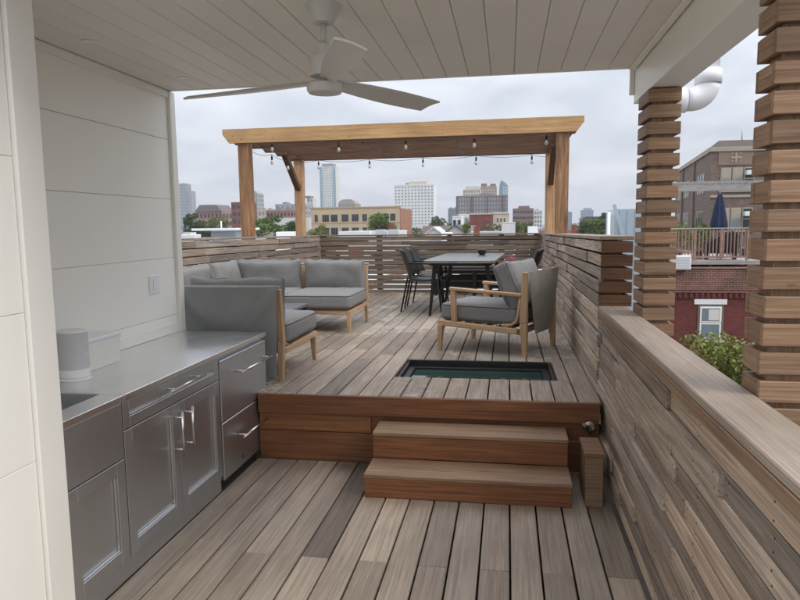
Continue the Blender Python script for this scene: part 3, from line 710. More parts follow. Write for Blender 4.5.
# ================================================================== PERGOLA WITH STRING LIGHTS
PY0, PY1 = 8.78, 11.30
PXL, PXR = -3.64, 0.70
t = thing('pergola', 'cedar pergola with four posts over the dining table and sofa', 'pergola', (-1.4, 9.5, 0.42), frame=False)
PB0 = 2.765
for (x, y, m, c) in ((PXL, PY0 + 0.10, M_cedar_post, 1.0), (PXR, PY0 + 0.10, M_cedar_post, 1.0), (PXL, PY1, M_cedar_pale, 1.0), (PXR, PY1, M_cedar_pale, 1.0)):
    ps = 0.165 if m is M_cedar_post else 0.16
    # rough sawn square post with uneven faces
    Vp, Fp = [], []
    NS, NQ = 26, 4
    for i in range(NS + 1):
        z = 0.30 + (PB0 - 0.002 - 0.30) * i / NS
        ring = []
        for sx_, sy_ in ((-1, -1), (1, -1), (1, 1), (-1, 1)):
            for q in range(NQ):
                nx = {(-1, -1): (1, 0), (1, -1): (0, 1), (1, 1): (-1, 0), (-1, 1): (0, -1)}[(sx_, sy_)]
                px_ = sx_ * ps / 2 + nx[0] * ps * q / NQ; py_ = sy_ * ps / 2 + nx[1] * ps * q / NQ
                if q == 0: px_ *= 0.94; py_ *= 0.94
                k_ = 1 + 0.045 * mnoise.noise(Vector((px_ * 9 + x, py_ * 9, z * 2.2 + y)))
                ring.append((z - PB0 / 2, py_ * k_, -px_ * k_))
        Vp += ring
    NR = 4 * NQ
    for i in range(NS):
        for q in range(NR): Fp.append([i * NR + q, i * NR + (q + 1) % NR, (i + 1) * NR + (q + 1) % NR, (i + 1) * NR + q])
    Fp.append(list(range(NR))); Fp.append([NS * NR + q for q in range(NR)])
    Mz = T(x, y, PB0 / 2) @ Matrix.Rotation(-PI / 2, 4, 'Y')     # local x becomes up
    obj('post', mesh_of('post', Vp, Fp, m), t, Mz, c)
def beam(y, m, c, x0=-3.91, x1=0.955, th=0.045, h=0.19, cut=0.075):
    o_ = [(x0, h), (x1, h), (x1, h * 0.62), (x1 - cut * 1.2, 0), (x0 + cut * 1.2, 0), (x0, h * 0.62)]
    xm = (x0 + x1) / 2
    V = [(a - xm, -th / 2, z - h / 2) for a, z in o_] + [(a - xm, th / 2, z - h / 2) for a, z in o_]
    n = 6; Fc = [list(range(n)), [n + i for i in range(n)]] + [[i, (i + 1) % n, n + (i + 1) % n, n + i] for i in range(n)]
    obj('beam', mesh_of('beam', V, Fc, m), t, T(xm, y, PB0 + h / 2), c)
beam(PY0 - 0.01, M_cedar, 1.0)
beam(PY0 + 0.21, M_joist, 0.9)
beam(PY1 + 0.105, M_joist, 0.95); beam(PY1 - 0.105, M_joist, 1.0)
for y in (9.45, 10.0, 10.55): beam(y, M_joist, rnd.uniform(.85, 1.1), x0=-3.85, x1=0.92)
for x in (PXL, PXR):
    board('side_beam', (x, PY0 + 0.235, PB0 + 0.08), (x, PY1 - 0.13, PB0 + 0.08), 0.14, 0.05, (1, 0, 0), M_joist, t, 0.003, 0.85)
for x in (-2.01, -0.73):
    board('rafter', (x, PY0 + 0.235, PB0 + 0.012), (x, PY1 - 0.13, PB0 + 0.012), 0.045, 0.02, (0, 0, -1), M_joist, t, 0.003, 0.8)
for x in (PXL, PXR):
    board('brace', (x, PY1 - 0.78, PB0 + 0.05), (x, PY1 - 0.085, PB0 - 0.50), 0.09, 0.09, (1, 0, 0), M_joist, t, 0.004, 0.95)
    board('brace', (x, PY0 + 0.75, PB0 + 0.05), (x, PY0 + 0.19, PB0 - 0.40), 0.09, 0.05, (1, 0, 0), M_joist, t, 0.004, 0.95) if x > 0 else None
world_frame()
def string(label, pts, bulbs):
    t = thing('string_lights', label, 'string lights', pts[0], frame=False, group='bulb strings hung from the pergola')
    P = []
    for a, c in zip(pts[:-1], pts[1:]):
        a, c = Vector(a), Vector(c); sag = 0.05 * (c - a).length
        for i in range(8):
            u = i / 8; q = a.lerp(c, u); q.z -= sag * 4 * u * (1 - u) * 0.8; P.append(q)
    P.append(Vector(pts[-1]))
    tube('wire', P, 0.0032, M_black, t, 6)
    for (x, y, z) in bulbs:
        V, Fc = tube_data([(x, y, z), (x, y, z - 0.03)], 0.006, 6); tube_data([(x, y, z - 0.03), (x, y, z - 0.086)], 0.015, 10, V, Fc)
        s = obj('socket', mesh_of('socket', V, Fc, M_black), t)
        prof = [(0.010, -0.085), (0.015, -0.095), (0.023, -0.117), (0.024, -0.128), (0.017, -0.146), (0.006, -0.154)]
        lathe('bulb', prof, M_bulb, s, (x, y, z), 14)
    world_frame()
fb = [(-3.34, 9.15, 2.83), (-2.37, 9.2, 2.80), (-1.40, 9.15, 2.80), (-0.455, 9.18, 2.80), (0.51, 9.15, 2.80)]
string('bulb string under the front beam of the cedar pergola', [(PXL + 0.1, 8.9, 2.74)] + fb + [(PXR - 0.09, 9.0, 2.72)], fb)
bb = [(-3.23, 11.12, 2.74), (-2.33, 11.12, 2.73), (-1.41, 11.12, 2.73), (-0.52, 11.12, 2.74), (0.39, 11.12, 2.73)]
string('bulb string under the rear beam of the cedar pergola', [(PXL + 0.09, 11.1, 2.72)] + bb + [(PXR - 0.09, 11.14, 2.69)], bb)
sb = [(-3.57, 9.75, 2.71), (-3.57, 10.5, 2.69)]
string('short bulb string along the pergola side above the corner sofa', [(-3.56, 8.95, 2.66)] + sb + [(-3.55, 11.1, 2.68)], sb)

# ================================================================== FURNITURE
def piping(parent, sx, sy, z, M, r=0.004, c=0.05):
    pts = []
    hx, hy = sx / 2 - 0.004, sy / 2 - 0.004
    for (cx_, cy_, a0) in ((hx - c, hy - c, 0), (-hx + c, hy - c, 90), (-hx + c, -hy + c, 180), (hx - c, -hy + c, 270)):
        for q in range(0, 91, 30):
            a = math.radians(a0 + q); pts.append((cx_ + c * math.cos(a), cy_ + c * math.sin(a), z))
    pts.append(pts[0])
    V, Fc = tube_data(pts, r, 5, cap=False)
    sv = F[0]
    obj('piping', mesh_of('piping', V, Fc, M_piping, smooth=True), parent, M)
def seat_cushion(t, x0, x1, y0, y1, z0, z1, seed):
    M = T((x0 + x1) / 2, (y0 + y1) / 2, (z0 + z1) / 2)
    s = cushion('seat_cushion', x1 - x0, y1 - y0, z1 - z0, M_fabric, t, M, 0.045, 0.014, seed, wr=.004)
    piping(s, x1 - x0, y1 - y0, (z1 - z0) / 2 - 0.018, M, c=.045); piping(s, x1 - x0, y1 - y0, -(z1 - z0) / 2 + 0.02, M, c=.045)
    return s
def back_cushion(t, cx_, cy_, cz_, w, h, th, rz, lean, seed, pinch=0.55, wr=0.012):
    M = T(cx_, cy_, cz_) @ RZ(rz) @ Matrix.Rotation(PI / 2 - lean, 4, 'X')
    s = cushion('back_cushion', w, h, th, M_fabric, t, M, 0.04, 0.035, seed, wr=wr, pinch=pinch)
    if pinch < .3: piping(s, w, h, th / 2 - 0.02, M, c=.05); piping(s, w, h, -th / 2 + 0.02, M, c=.05)
    return s
def leg(t, p0, p1, w0, w1, m=M_teak):
    return board('leg', p0, p1, w0, w0, (1, 0, 0), m, t, 0.004, rnd.uniform(.92, 1.05), t1=(w1 / w0, w1 / w0))
def sofa_module(label, loc, rz, w, d, back=True, side=None, sling=M_cloth, group='modular sofa sections', low_z=0.19):
    """origin at the middle of its back edge on the floor, seat facing local +y"""
    t = thing('sofa_section', label, 'sofa', loc, rz, group)
    sh = 0.225
    for s in (-1, 1):
        board('side_rail', (s * (w / 2 - 0.03), 0.06, sh), (s * (w / 2 - 0.03), d - 0.02, sh), 0.045, 0.05, (1, 0, 0), M_teak, t, 0.005, rnd.uniform(.95, 1.05))
        leg(t, (s * (w / 2 - 0.03), d - 0.045, sh - 0.02), (s * (w / 2 - 0.03), d - 0.03, 0.0), 0.05, 0.032)
        if back:   # the rear legs run up as back posts
            board('leg', (s * (w / 2 - 0.03), 0.03, 0.30), (s * (w / 2 - 0.03), 0.012, 0.0), 0.06, 0.05, (1, 0, 0), M_teak, t, 0.004, 1.0, t1=(.6, .6))
            board('back_post', (s * (w / 2 - 0.03), 0.03, 0.302), (s * (w / 2 - 0.03), 0.0, 0.69), 0.06, 0.05, (1, 0, 0), M_teak, t, 0.004, 1.0, t1=(.62, .8))
        else:
            leg(t, (s * (w / 2 - 0.03), 0.05, sh - 0.02), (s * (w / 2 - 0.03), 0.04, 0.0), 0.05, 0.032)
    board('front_rail', (-w / 2 + 0.056, d - 0.045, sh), (w / 2 - 0.056, d - 0.045, sh), 0.045, 0.045, (0, 1, 0), M_teak, t, 0.005)
    board('rear_rail', (-w / 2 + 0.056, 0.085, sh), (w / 2 - 0.056, 0.085, sh), 0.045, 0.045, (0, 1, 0), M_teak, t, 0.005)
    for i in range(7):
        y = 0.16 + i * (d - 0.28) / 6
        board('slat', (-w / 2 + 0.057, y, sh + 0.008), (w / 2 - 0.057, y, sh + 0.008), 0.05, 0.012, (0, 0, 1), M_teak, t, 0.002)
    seat_cushion(t, -w / 2 + 0.004, w / 2 - 0.004, 0.10, d + 0.005, 0.262, 0.425, rnd.random() * 50)
    if back:
        def cl(u, v):
            hw = w / 2 - 0.008 - 0.052 * v ** 0.7; x = (2 * u - 1) * hw; z = 0.71 - v * (0.71 - low_z)
            e = min(u, 1 - u)
            fold = 0.034 * math.exp(-((v * 0.85 - e * 1.25) / 0.07) ** 2) * (1 - v) + 0.018 * math.exp(-((v - 0.15 - e * .5) / 0.1) ** 2)
            y = -0.062 + 0.045 * v - 0.03 * math.sin(PI * u) * math.sin(PI * min(1, v * 1.1)) * -1 - fold + 0.004 * mnoise.noise(Vector((u * 6, v * 6, w)))
            return (x, y, z)
        sheet('back_sling', cl, 26, 18, 0.006, sling, t)
        tube('stay', [(w / 2 - 0.03, 0.16, 0.255), (w / 2 - 0.03, 0.10, 0.27), (w / 2 - 0.03, 0.075, 0.33), (w / 2 - 0.03, 0.05, 0.55)], 0.012, M_teak, t, 8)
        tube('top_rail', [(-w / 2 + 0.008, -0.030, 0.706), (w / 2 - 0.008, -0.030, 0.706)], 0.014, M_sling, t, 10)
        back_cushion(t, 0, 0.115, 0.575, w - 0.03, 0.40, 0.13, 0, math.radians(8), rnd.random() * 50)
    if side:
        s = side
        board('side_post', (s * (w / 2 - 0.012), 0.11, 0.25), (s * (w / 2 + 0.01), 0.11, 0.70), 0.05, 0.04, (1, 0, 0), M_teak, t, 0.004)
        board('side_post', (s * (w / 2 - 0.012), d - 0.08, 0.25), (s * (w / 2 + 0.01), d - 0.08, 0.70), 0.05, 0.04, (1, 0, 0), M_teak, t, 0.004)
        back_cushion(t, s * (w / 2 - 0.10), d / 2 + 0.12, 0.575, d - 0.24, 0.40, 0.13, -s * PI / 2, math.radians(10), rnd.random() * 50)
    world_frame()
    return t
y0 = 4.545
sofa_module('armless sofa section with grey cushions, its sling back turned to the steel counter', (-2.02, y0, zd(5.0)), 0.0, 0.80, 0.88, low_z=0.04)
sofa_module('armless end section of the grey sofa, beside the open deck, back to the far fence', (-2.075, 7.84, zd(7.4)), PI, 0.79, 0.96)
sofa_module('corner section of the grey sofa with cushions on two sides against the slatted fence', (-2.93, 7.84, zd(7.4)), PI, 0.90, 0.96, side=1)
sofa_module('armless grey sofa section along the side fence between the corner and counter sections', (-3.36, 6.25, zd(6.2)), -PI / 2, 0.90, 0.86)

t = thing('coffee_table', 'low dark slate coffee table inside the sofa group', 'table', (-2.42, 6.35, zd(6.3)))
box('top', (-0.30, -0.42, 0.30), (0.30, 0.42, 0.335), M_slate, t, 0.006)
for a in (-1, 1):
    for c in (-1, 1): box('leg', (a * 0.26 - 0.02, c * 0.38 - 0.02, 0.0), (a * 0.26 + 0.02, c * 0.38 + 0.02, 0.298), M_black, t, 0.003)
world_frame()

# armchair: near front leg (-.555,5.95), near rear leg (.206,5.62), far rear leg (.438,6.32)
ang = math.atan2(0.33, -0.76)
t = thing('armchair', 'teak framed armchair with grey cushions and khaki sling back beside the fence', 'armchair', (-0.07, 6.14, zd(6.1)), ang - PI / 2)
# local: seat faces +y, width along x; near side is local +x ... -x
w, d = 0.745, 0.80
for s in (-1, 1):
    xs = s * (w / 2 - 0.022)
    board('side_rail', (xs, -0.33, 0.225), (xs, 0.455, 0.255), 0.05, 0.044, (1, 0, 0), M_teak, t, 0.006, 1.0)
    leg(t, (xs, 0.43, 0.235), (xs, 0.445, 0.0), 0.052, 0.034)
    board('leg', (xs, -0.385, 0.30), (xs, -0.40, 0.0), 0.064, 0.044, (1, 0, 0), M_teak, t, 0.004, 1.0, t1=(.62, .8))
    tube('stay', [(xs, -0.18, 0.272), (xs, -0.27, 0.278), (xs, -0.315, 0.31), (xs, -0.335, 0.37), (xs, -0.352, 0.545)], 0.013, M_teak, t, 8)
    board('back_post', (xs, -0.385, 0.302), (xs, -0.395, 0.745), 0.064, 0.044, (1, 0, 0), M_teak, t, 0.004, 1.0, t1=(.7, .8))
    board('arm_post', (xs, 0.29, 0.272), (xs, 0.30, 0.555), 0.046, 0.042, (1, 0, 0), M_teak, t, 0.004)
    board('armrest', (xs, 0.335, 0.575), (xs, -0.365, 0.545), 0.046, 0.030, (0, 0, 1), M_teak, t, 0.006)
board('front_rail', (-w / 2 + 0.046, 0.43, 0.245), (w / 2 - 0.046, 0.43, 0.245), 0.05, 0.04, (0, 1, 0), M_teak, t, 0.005)
board('rear_rail', (-w / 2 + 0.046, -0.33, 0.215), (w / 2 - 0.046, -0.33, 0.215), 0.05, 0.04, (0, 1, 0), M_teak, t, 0.005)
for i in range(6): board('slat', (-w / 2 + 0.046, -0.24 + i * 0.12, 0.245), (w / 2 - 0.046, -0.24 + i * 0.12, 0.245), 0.05, 0.012, (0, 0, 1), M_teak, t, 0.002)
seat_cushion(t, -w / 2 + 0.05, w / 2 - 0.05, -0.33, 0.46, 0.275, 0.435, 3.3)
back_cushion(t, 0, -0.222, 0.61, w - 0.11, 0.44, 0.17, 0, math.radians(24), 8.8, 0.08, 0.005)
def sl(u, v):
    x = (-w / 2 + 0.012) + u * (w - 0.024); x *= 1 - 0.5 * v ** 1.3
    return (x, -0.440 + 0.012 * v - 0.012 * math.sin(PI * u) * math.sin(PI * v) + 0.006 * mnoise.noise(Vector((u * 5, v * 5, 2))), 0.75 - 0.56 * v)
sheet('back_sling', sl, 14, 14, 0.006, M_sling, t)
world_frame()

# dining table
t = thing('dining_table', 'dark outdoor dining table with splayed legs under the pergola', 'table', (-0.54, 9.1, zd(9.1)), math.radians(-3))
ow, ol = 0.45, 1.08
pts = []
for cx_, cy_, a0 in ((ow - .12, ol - .12, 0), (-ow + .12, ol - .12, 90), (-ow + .12, -ol + .12, 180), (ow - .12, -ol + .12, 270)):
    for q in range(0, 91, 15): a = math.radians(a0 + q); pts.append((cx_ + .12 * math.cos(a), cy_ + .12 * math.sin(a)))
prism('top', pts, 0.715, 0.745, M_table, t, 'xy')
prism('under_frame', [(a * .86, c * .9) for a, c in pts], 0.675, 0.713, M_black, t, 'xy')
for a in (-1, 1):
    for c in (-1, 1): board('leg', (a * 0.33, c * 0.80, 0.69), (a * 0.42, c * 0.70, 0.0), 0.06, 0.05, (1, 0, 0), M_black, t, 0.004, t1=(.6, .6))
world_frame()
t = thing('bowl', 'small black bowl on the dining table top', 'bowl', (-0.36, 9.55, zd(9.1) + 0.746))
lathe('body', [(0.035, 0.0), (0.06, 0.03), (0.068, 0.065), (0.06, 0.075), (0.055, 0.065), (0.03, 0.03)], M_plastic_blk, t, seg=24)
lathe('rim', [(0.061, 0.0755), (0.066, 0.078), (0.061, 0.081)], M_plastic_blk, t, seg=24)
world_frame()
def dining_chair(label, x, y, rz):
    t = thing('dining_chair', label, 'chair', (x, y, zd(y)), rz, 'black chairs round the dining table')
    # faces local +y
    def st(u, v): return ((u - .5) * (0.46 - .04 * v), -0.20 + v * 0.42, 0.455 - 0.02 * math.sin(PI * v) - 0.012 * math.sin(PI * u) - 0.03 * max(0, v - .85) * 4)
    sheet('seat', st, 10, 10, 0.022, M_plastic_blk, t)
    def bk(u, v):
        a = (u - .5) * 2; return (a * (0.235 + 0.02 * v), -0.225 - 0.13 * v + 0.10 * a * a, 0.50 + 0.36 * v - 0.03 * a * a * v)
    sheet('backrest', bk, 12, 8, 0.018, M_plastic_blk, t)
    for s in (-1, 1):
        tube('armrest', [(s * 0.235, -0.20, 0.67), (s * 0.262, -0.05, 0.675), (s * 0.265, 0.10, 0.66), (s * 0.255, 0.19, 0.62), (s * 0.235, 0.205, 0.46)], 0.015, M_plastic_blk, t, 8)
        tube('leg', [(s * 0.21, 0.19, 0.45), (s * 0.25, 0.235, 0.0)], 0.017, M_plastic_blk, t, 8, r1=.011)
        tube('leg', [(s * 0.205, -0.21, 0.52), (s * 0.215, -0.23, 0.45), (s * 0.25, -0.32, 0.0)], 0.017, M_plastic_blk, t, 8, r1=.011)
    world_frame()
dining_chair('black resin armchair on the sofa side of the dining table, nearer the sofa', -1.13, 9.05, -PI / 2 + .05)
dining_chair('black resin armchair on the sofa side of the dining table, nearer the far fence', -1.13, 9.72, -PI / 2 - .03)
dining_chair('black resin armchair behind the teak armchair with a red cushion on it', 0.13, 8.9, PI / 2)
t = thing('red_cushion', 'red cushion propped on a black chair behind the teak armchair', 'cushion', (0.02, 8.9, zd(8.9) + 0.40))
M = T(0.06, 0, 0.18) @ RZ(PI / 2) @ Matrix.Rotation(PI / 2 - .35, 4, 'X')
cushion('cover', 0.40, 0.34, 0.13, M_red, t, M, 0.055, 0.03, 4, 10)
V, Fc = tube_data([(-0.2, 0, 0.0), (0.2, 0, 0.0)], 0.004, 5); obj('seam', mesh_of('seam', V, Fc, M_red), t, M @ T(0, 0.172, 0))
world_frame()
t = thing('slatted_bench', 'long black slatted bench against the far fence behind the dining table', 'bench', (-0.55, 11.3, zd(11.3)))
for i in range(4): board('seat_slat', (-0.72, -0.15 + i * 0.1, 0.43), (0.72, -0.15 + i * 0.1, 0.43), 0.085, 0.02, (0, 0, 1), M_black, t, 0.003)
for i in range(3): board('back_slat', (-0.72, 0.205 + 0.01 * i, 0.16 + i * 0.125), (0.72, 0.205 + .01 * i, 0.16 + i * 0.125), 0.10, 0.02, (0, -1, 0), M_black, t, 0.003)
for s in (-0.66, 0, 0.66):
    for y in (-0.16, 0.17): box('leg', (s - 0.03, y - 0.02, 0.0), (s + 0.03, y + 0.02, 0.418), M_black, t, 0.003)
world_frame()

# vent pipe outside the porch
t = thing('vent_pipe', 'white plastic vent pipe with an elbow outside the porch beam', 'pipe', (1.215, 4.8, 2.42))
r_ = 0.076
el = [(-0.02, 0, 0)] + [(-0.02 + 0.03 + 0.10 * math.sin(a), 0, 0.10 - 0.10 * math.cos(a)) for a in [math.radians(q) for q in range(0, 91, 15)]]
tube('elbow', el, r_, M_pvc, t, 24)
tube('run', [(-0.30, 0, 0), (-0.02, 0, 0)], r_ * 0.9, M_pvc, t, 24)
tube('collar', [(-0.12, 0, 0), (-0.03, 0, 0)], r_ * 1.12, M_pvc, t, 24)
tube('riser', [(0.11, 0, 0.10), (0.11, 0, 0.9)], r_ * 0.9, M_pvc, t, 24)
tube('collar', [(0.11, 0, 0.10), (0.11, 0, 0.19)], r_ * 1.12, M_pvc, t, 24)
world_frame()

# ================================================================== CITY BEYOND
M_b = {}
def bmat(key, rgb, rough=0.85, var=0.14, scale=0.15):
    if key not in M_b: M_b[key] = plain('facade_' + key, srgb(*rgb), rough, var=var, scale=scale)
    return M_b[key]
def join_boxes(name, boxes, mat, parent=None, kind='stuff'):
    V, Fc = [], []
    for lo, hi in boxes:
        b0 = len(V)
        for z in (lo[2], hi[2]):
            for x, y in ((lo[0], lo[1]), (hi[0], lo[1]), (hi[0], hi[1]), (lo[0], hi[1])): V.append((x, y, z))
        Fc += [[b0, b0 + 3, b0 + 2, b0 + 1], [b0 + 4, b0 + 5, b0 + 6, b0 + 7]] + [[b0 + i, b0 + (i + 1) % 4, b0 + 4 + (i + 1) % 4, b0 + 4 + i] for i in range(4)]
    o = obj(name, mesh_of(name, V, Fc, mat, recalc=False), parent)
    if kind: o['kind'] = kind
    return o
def tower(name, label, x0, x1, y, dep, ztop, mat, rows=0, cols=0, wmat=None, fill=(0.6, 0.55), zbase=GZ, cat='building', scols=0, singles=False, z_from=None, roofmat=None, band=None):
    """a building block whose front faces -y, with its windows as real pieces on the front and the side towards the terrace"""
    t = thing(name, label, cat, ((x0 + x1) / 2, y + dep / 2, zbase), frame=False)
    box('wall', (x0, y, zbase), (x1, y + dep, ztop), mat, t, 0.05)
    box('roof', (x0 - 0.002 * dep, y - 0.01 * dep, ztop), (x1 + 0.002 * dep, y + dep, ztop + 0.02 * (x1 - x0) + 0.25), roofmat or mat, t, 0.05)
    for i in range(2):
        fx = rnd.uniform(.1, .6); ww = (x1 - x0) * rnd.uniform(.1, .25); hh = min(2.2, .06 * (x1 - x0) + .6)
        box('roof_unit', (x0 + fx * (x1 - x0), y + dep * (.2 + .35 * i), ztop + 0.02 * (x1 - x0) + 0.251), (x0 + fx * (x1 - x0) + ww, y + dep * (.4 + .35 * i), ztop + 0.02 * (x1 - x0) + .251 + hh * .7), M_roof, t, .03)
    if rows:
        zb = z_from if z_from is not None else zbase + 3
        H = (ztop - zb) / rows; Wd = (x1 - x0) / cols; wm = wmat or M_gl2
        small = []
        for r in range(rows):
            for c in range(cols):
                xa = x0 + (c + 0.5 - fill[0] / 2) * Wd; xb = x0 + (c + 0.5 + fill[0] / 2) * Wd
                za = zb + (r + 0.5 - fill[1] / 2) * H; zc = zb + (r + 0.5 + fill[1] / 2) * H
                if singles:
                    w_ = box('window', (xa, y - 0.10, za), (xb, y - 0.003, zc), M_trim, t, 0.01)
                    n_ = 2
                    for i in range(n_):
                        pw = (xb - xa - 0.12) / n_
                        box('pane', (xa + 0.05 + i * (pw + 0.02), y - 0.125, za + 0.06), (xa + 0.05 + i * (pw + 0.02) + pw, y - 0.101, zc - 0.06), wm, w_, 0.005)
                else:
                    small.append(((xa, y - 0.12, za), (xb, y - 0.004, zc)))
            if scols:
                sx = x1 if (x0 + x1) / 2 < 0 else x0
                Wd2 = dep / scols
                for c in range(scols):
                    ya = y + (c + 0.5 - fill[0] / 2) * Wd2; yb_ = y + (c + 0.5 + fill[0] / 2) * Wd2
                    za = zb + (r + 0.5 - fill[1] / 2) * H; zc = zb + (r + 0.5 + fill[1] / 2) * H
                    small.append(((sx + 0.004, ya, za), (sx + 0.12, yb_, zc)) if sx == x1 else ((sx - 0.12, ya, za), (sx - 0.004, yb_, zc)))
        if small: join_boxes('windows', small, wm, t)
    if band:
        for zz_ in band: box('cornice', (x0 - 0.15, y - 0.15, zz_), (x1 + 0.15, y - 0.002, zz_ + 0.5), M_trim if band is True else mat, t, 0.02)
    world_frame()
    return t
BR = brick_mat('city_red_brick', srgb(136, 74, 62), srgb(118, 62, 54), srgb(150, 130, 120), 1.6, 0.5, var=.3)
M_conc = bmat('concrete', (196, 194, 186)); M_pale = bmat('pale', (214, 212, 204)); M_tan = bmat('tan', (196, 176, 144)); M_slab = bmat('slab', (122, 114, 114))
M_pinkbrick = bmat('pinkbrick', (160, 118, 108)); M_brn = bmat('brown', (128, 98, 94)); M_roof = bmat('roofgrey', (126, 128, 130)); M_silver = bmat('silver', (206, 208, 210), 0.5)
M_dkroof = bmat('darkroof', (78, 82, 88)); M_beige = bmat('beige', (208, 192, 170)); M_wh = bmat('whitewash', (232, 232, 230)); M_grey = bmat('greyclad', (134, 142, 148))

t = tower('high_rise', 'grey glass residential high-rise beyond the trees next to the porch wall', -420, -410.5, 800, 14, 58.8, bmat('towergrey', (146, 150, 160)), 16, 4, M_gl2, scols=4)
box('annex', (-410.4, 802, GZ), (-404.5, 814, 50), bmat('towergrey', (146, 150, 160)), t, .1)
t = tower('school_building', 'low brick building with a dark sloped roof behind the leafy trees', -174.5, -158.5, 350, 18, 10.5, M_pinkbrick, 3, 7, M_glass, z_from=-2, scols=4)
prism('mansard', [(-174.6, 10.9), (-171.5, 14.6), (-161.5, 14.6), (-158.4, 10.9)], 349, 366, bmat('slateroof', (112, 100, 100)), t)
t['category'] = 'building'
t = tower('brick_block', 'narrow dark red brick block beside the orange pergola post', -131.2, -123, 300, 12, 13.4, BR, 5, 3, M_glass, z_from=-4)
t = tower('apartment_tower', 'grey stone tower with a stepped rounded top behind the pergola post', -245.7, -235.2, 600, 16, 33.5, bmat('stonegrey', (160, 160, 158)), 10, 4, M_gl2, scols=4)
prism('crown', [(-245.4, 33.9), (-243.5, 36.6), (-238.0, 36.6), (-235.4, 33.9)], 600.2, 615, bmat('stonegrey', (160, 160, 158)), t)
tower('loft_building', 'low beige flat-roofed building behind the broad tree', -156.8, -145.5, 400, 14, 12.6, M_beige, 3, 5, M_gl2, z_from=0)
tower('brick_terrace', 'long pinkish brick building with a row of dark windows beyond the trees', -121, -104.9, 320, 14, 9.6, M_pinkbrick, 4, 9, M_glass, z_from=-3, scols=3)
tower('office_block', 'pale grey stepped office block above the pinkish brick building', -138.1, -119.5, 380, 18, 14.8, bmat('palegrey', (176, 174, 178)), 4, 6, M_gl2, z_from=2, scols=3)
t = tower('slim_tower', 'slim white and glass tower beside the rear pergola post', -155.6, -150.5, 500, 9, 23.6, M_pale, 9, 2, M_blue_glass, z_from=-5, fill=(.7, .6))
box('roof_slab', (-157.6, 498, 24.2), (-152.5, 509, 25.6), M_slab, t, .1)
t = tower('glass_tower', 'tall pale tower with glass corners rising above the tan building', -259.2, -238.0, 900, 22, 84.5, M_pale, 24, 7, bmat('greenglass', (150, 172, 176), 0.3), z_from=0, fill=(.55, .5))
box('corner_glazing', (-259.9, 898.5, 0), (-256.6, 899.7, 84), M_blue_glass, t, .1); box('corner_glazing', (-240.2, 898.5, 0), (-237.2, 899.7, 84), M_blue_glass, t, .1)
box('plant_room', (-257, 900.5, 85.5), (-241, 918, 89), bmat('darkcrown', (132, 140, 146)), t, .1)
# tan two-storey industrial building with single windows
t = thing('tan_building', 'long tan brick building with large dark windows beyond the far fence', 'building', (-37.4, 168, GZ), frame=False)
x0, x1, y, dep, zt_ = -48.8, -26.15, 160, 19, 6.0
box('wall', (x0, y, GZ), (x1, y + dep, zt_), M_tan, t, .05)
box('side_wall', (x1 + .002, y, GZ), (x1 + 0.25, y + dep, zt_ - 0.1), brick_mat('tan_side_brick', srgb(176, 124, 100), srgb(160, 108, 86), srgb(170, 140, 120), 1.0, .3), t, .02)
box('parapet', (x0 - .1, y - .12, zt_), (x1 + .3, y + .4, zt_ + 0.4), bmat('coping', (176, 152, 120)), t, .03)
box('string_course', (x0, y - .08, 2.35), (x1, y - .002, 2.55), bmat('coping', (176, 152, 120)), t, .02)
for zr, hr in ((2.75, 1.85), (-0.55, 1.85), (-4.2, 1.85)):
    for (a, b_) in ((-47.9, -47.0), (-45.9, -44.1), (-43.7, -41.9), (-40.9, -39.1), (-38.3, -36.5), (-35.6, -34.4), (-32.8, -31.0), (-30.2, -28.9), (-28.6, -27.2)):
        w_ = box('window', (a, y - .06, zr), (b_, y - .003, zr + hr), bmat('windowframe', (150, 140, 126)), t, .01)
        n_ = 3 if b_ - a > 1.3 else 2; pw = (b_ - a - .1) / n_
        for i in range(n_):
            box('pane', (a + .05 + i * pw + .03, y - .075, zr + .08), (a + .05 + (i + 1) * pw - .03, y - .061, zr + hr - .08), M_glass, w_, .004)
world_frame()
t = tower('stone_building', 'grey domed stone building peeking over the tan building', -104.3, -93.4, 400, 16, 15.2, bmat('stonebrown', (164, 154, 148)), 3, 5, M_gl2, z_from=4)
prism('dome_roof', [(-104.3, 15.7), (-103.0, 17.6), (-101, 18.3), (-96.5, 18.3), (-94.8, 17.6), (-93.5, 15.7)], 400.1, 414, bmat('stonebrown', (164, 154, 148)), t)
t = tower('apartment_slab', 'big white apartment block with a grid of small windows', -85.9, -55.4, 500, 20, 31.8, M_wh, 15, 12, bmat('windowgrey', (142, 146, 150), .3), z_from=-3, fill=(.5, .45))
box('plant_room', (-74.5, 501, 32.7), (-60.5, 512, 34.9), M_beige, t, .1)
tower('corner_block', 'small grey block beside the wide dark slab building', -40.1, -33.8, 450, 12, 12.6, bmat('bluegrey', (140, 146, 152)), 5, 3, M_gl2, z_from=-3)
t = tower('slab_block', 'wide dark grey apartment slab with pale vertical window strips', -32.3, 0.2, 420, 16, 18.9, M_slab, 9, 18, bmat('stripglass', (158, 160, 164), .3), z_from=-5, fill=(.42, .62))
for i in range(4): box('pier', (-32.3 + i * 9.6, 419.2, GZ), (-31.2 + i * 9.6, 419.99, 19.4), bmat('slabpier', (96, 88, 88)), t, .05)
t = tower('stepped_tower', 'beige stepped tower top behind the dark slab building', -37.2, -22.3, 560, 16, 30.5, M_beige, 10, 7, M_gl2, z_from=5)
box('upper_step', (-35.2, 561, 31.2), (-23.4, 574, 33.9), M_conc, t, .1)
t = tower('brown_tower', 'brown and beige tower top behind the dark slab building', -24.2, -9.6, 600, 16, 35.2, bmat('brownstone', (176, 148, 126)), 11, 6, M_gl2, z_from=5)
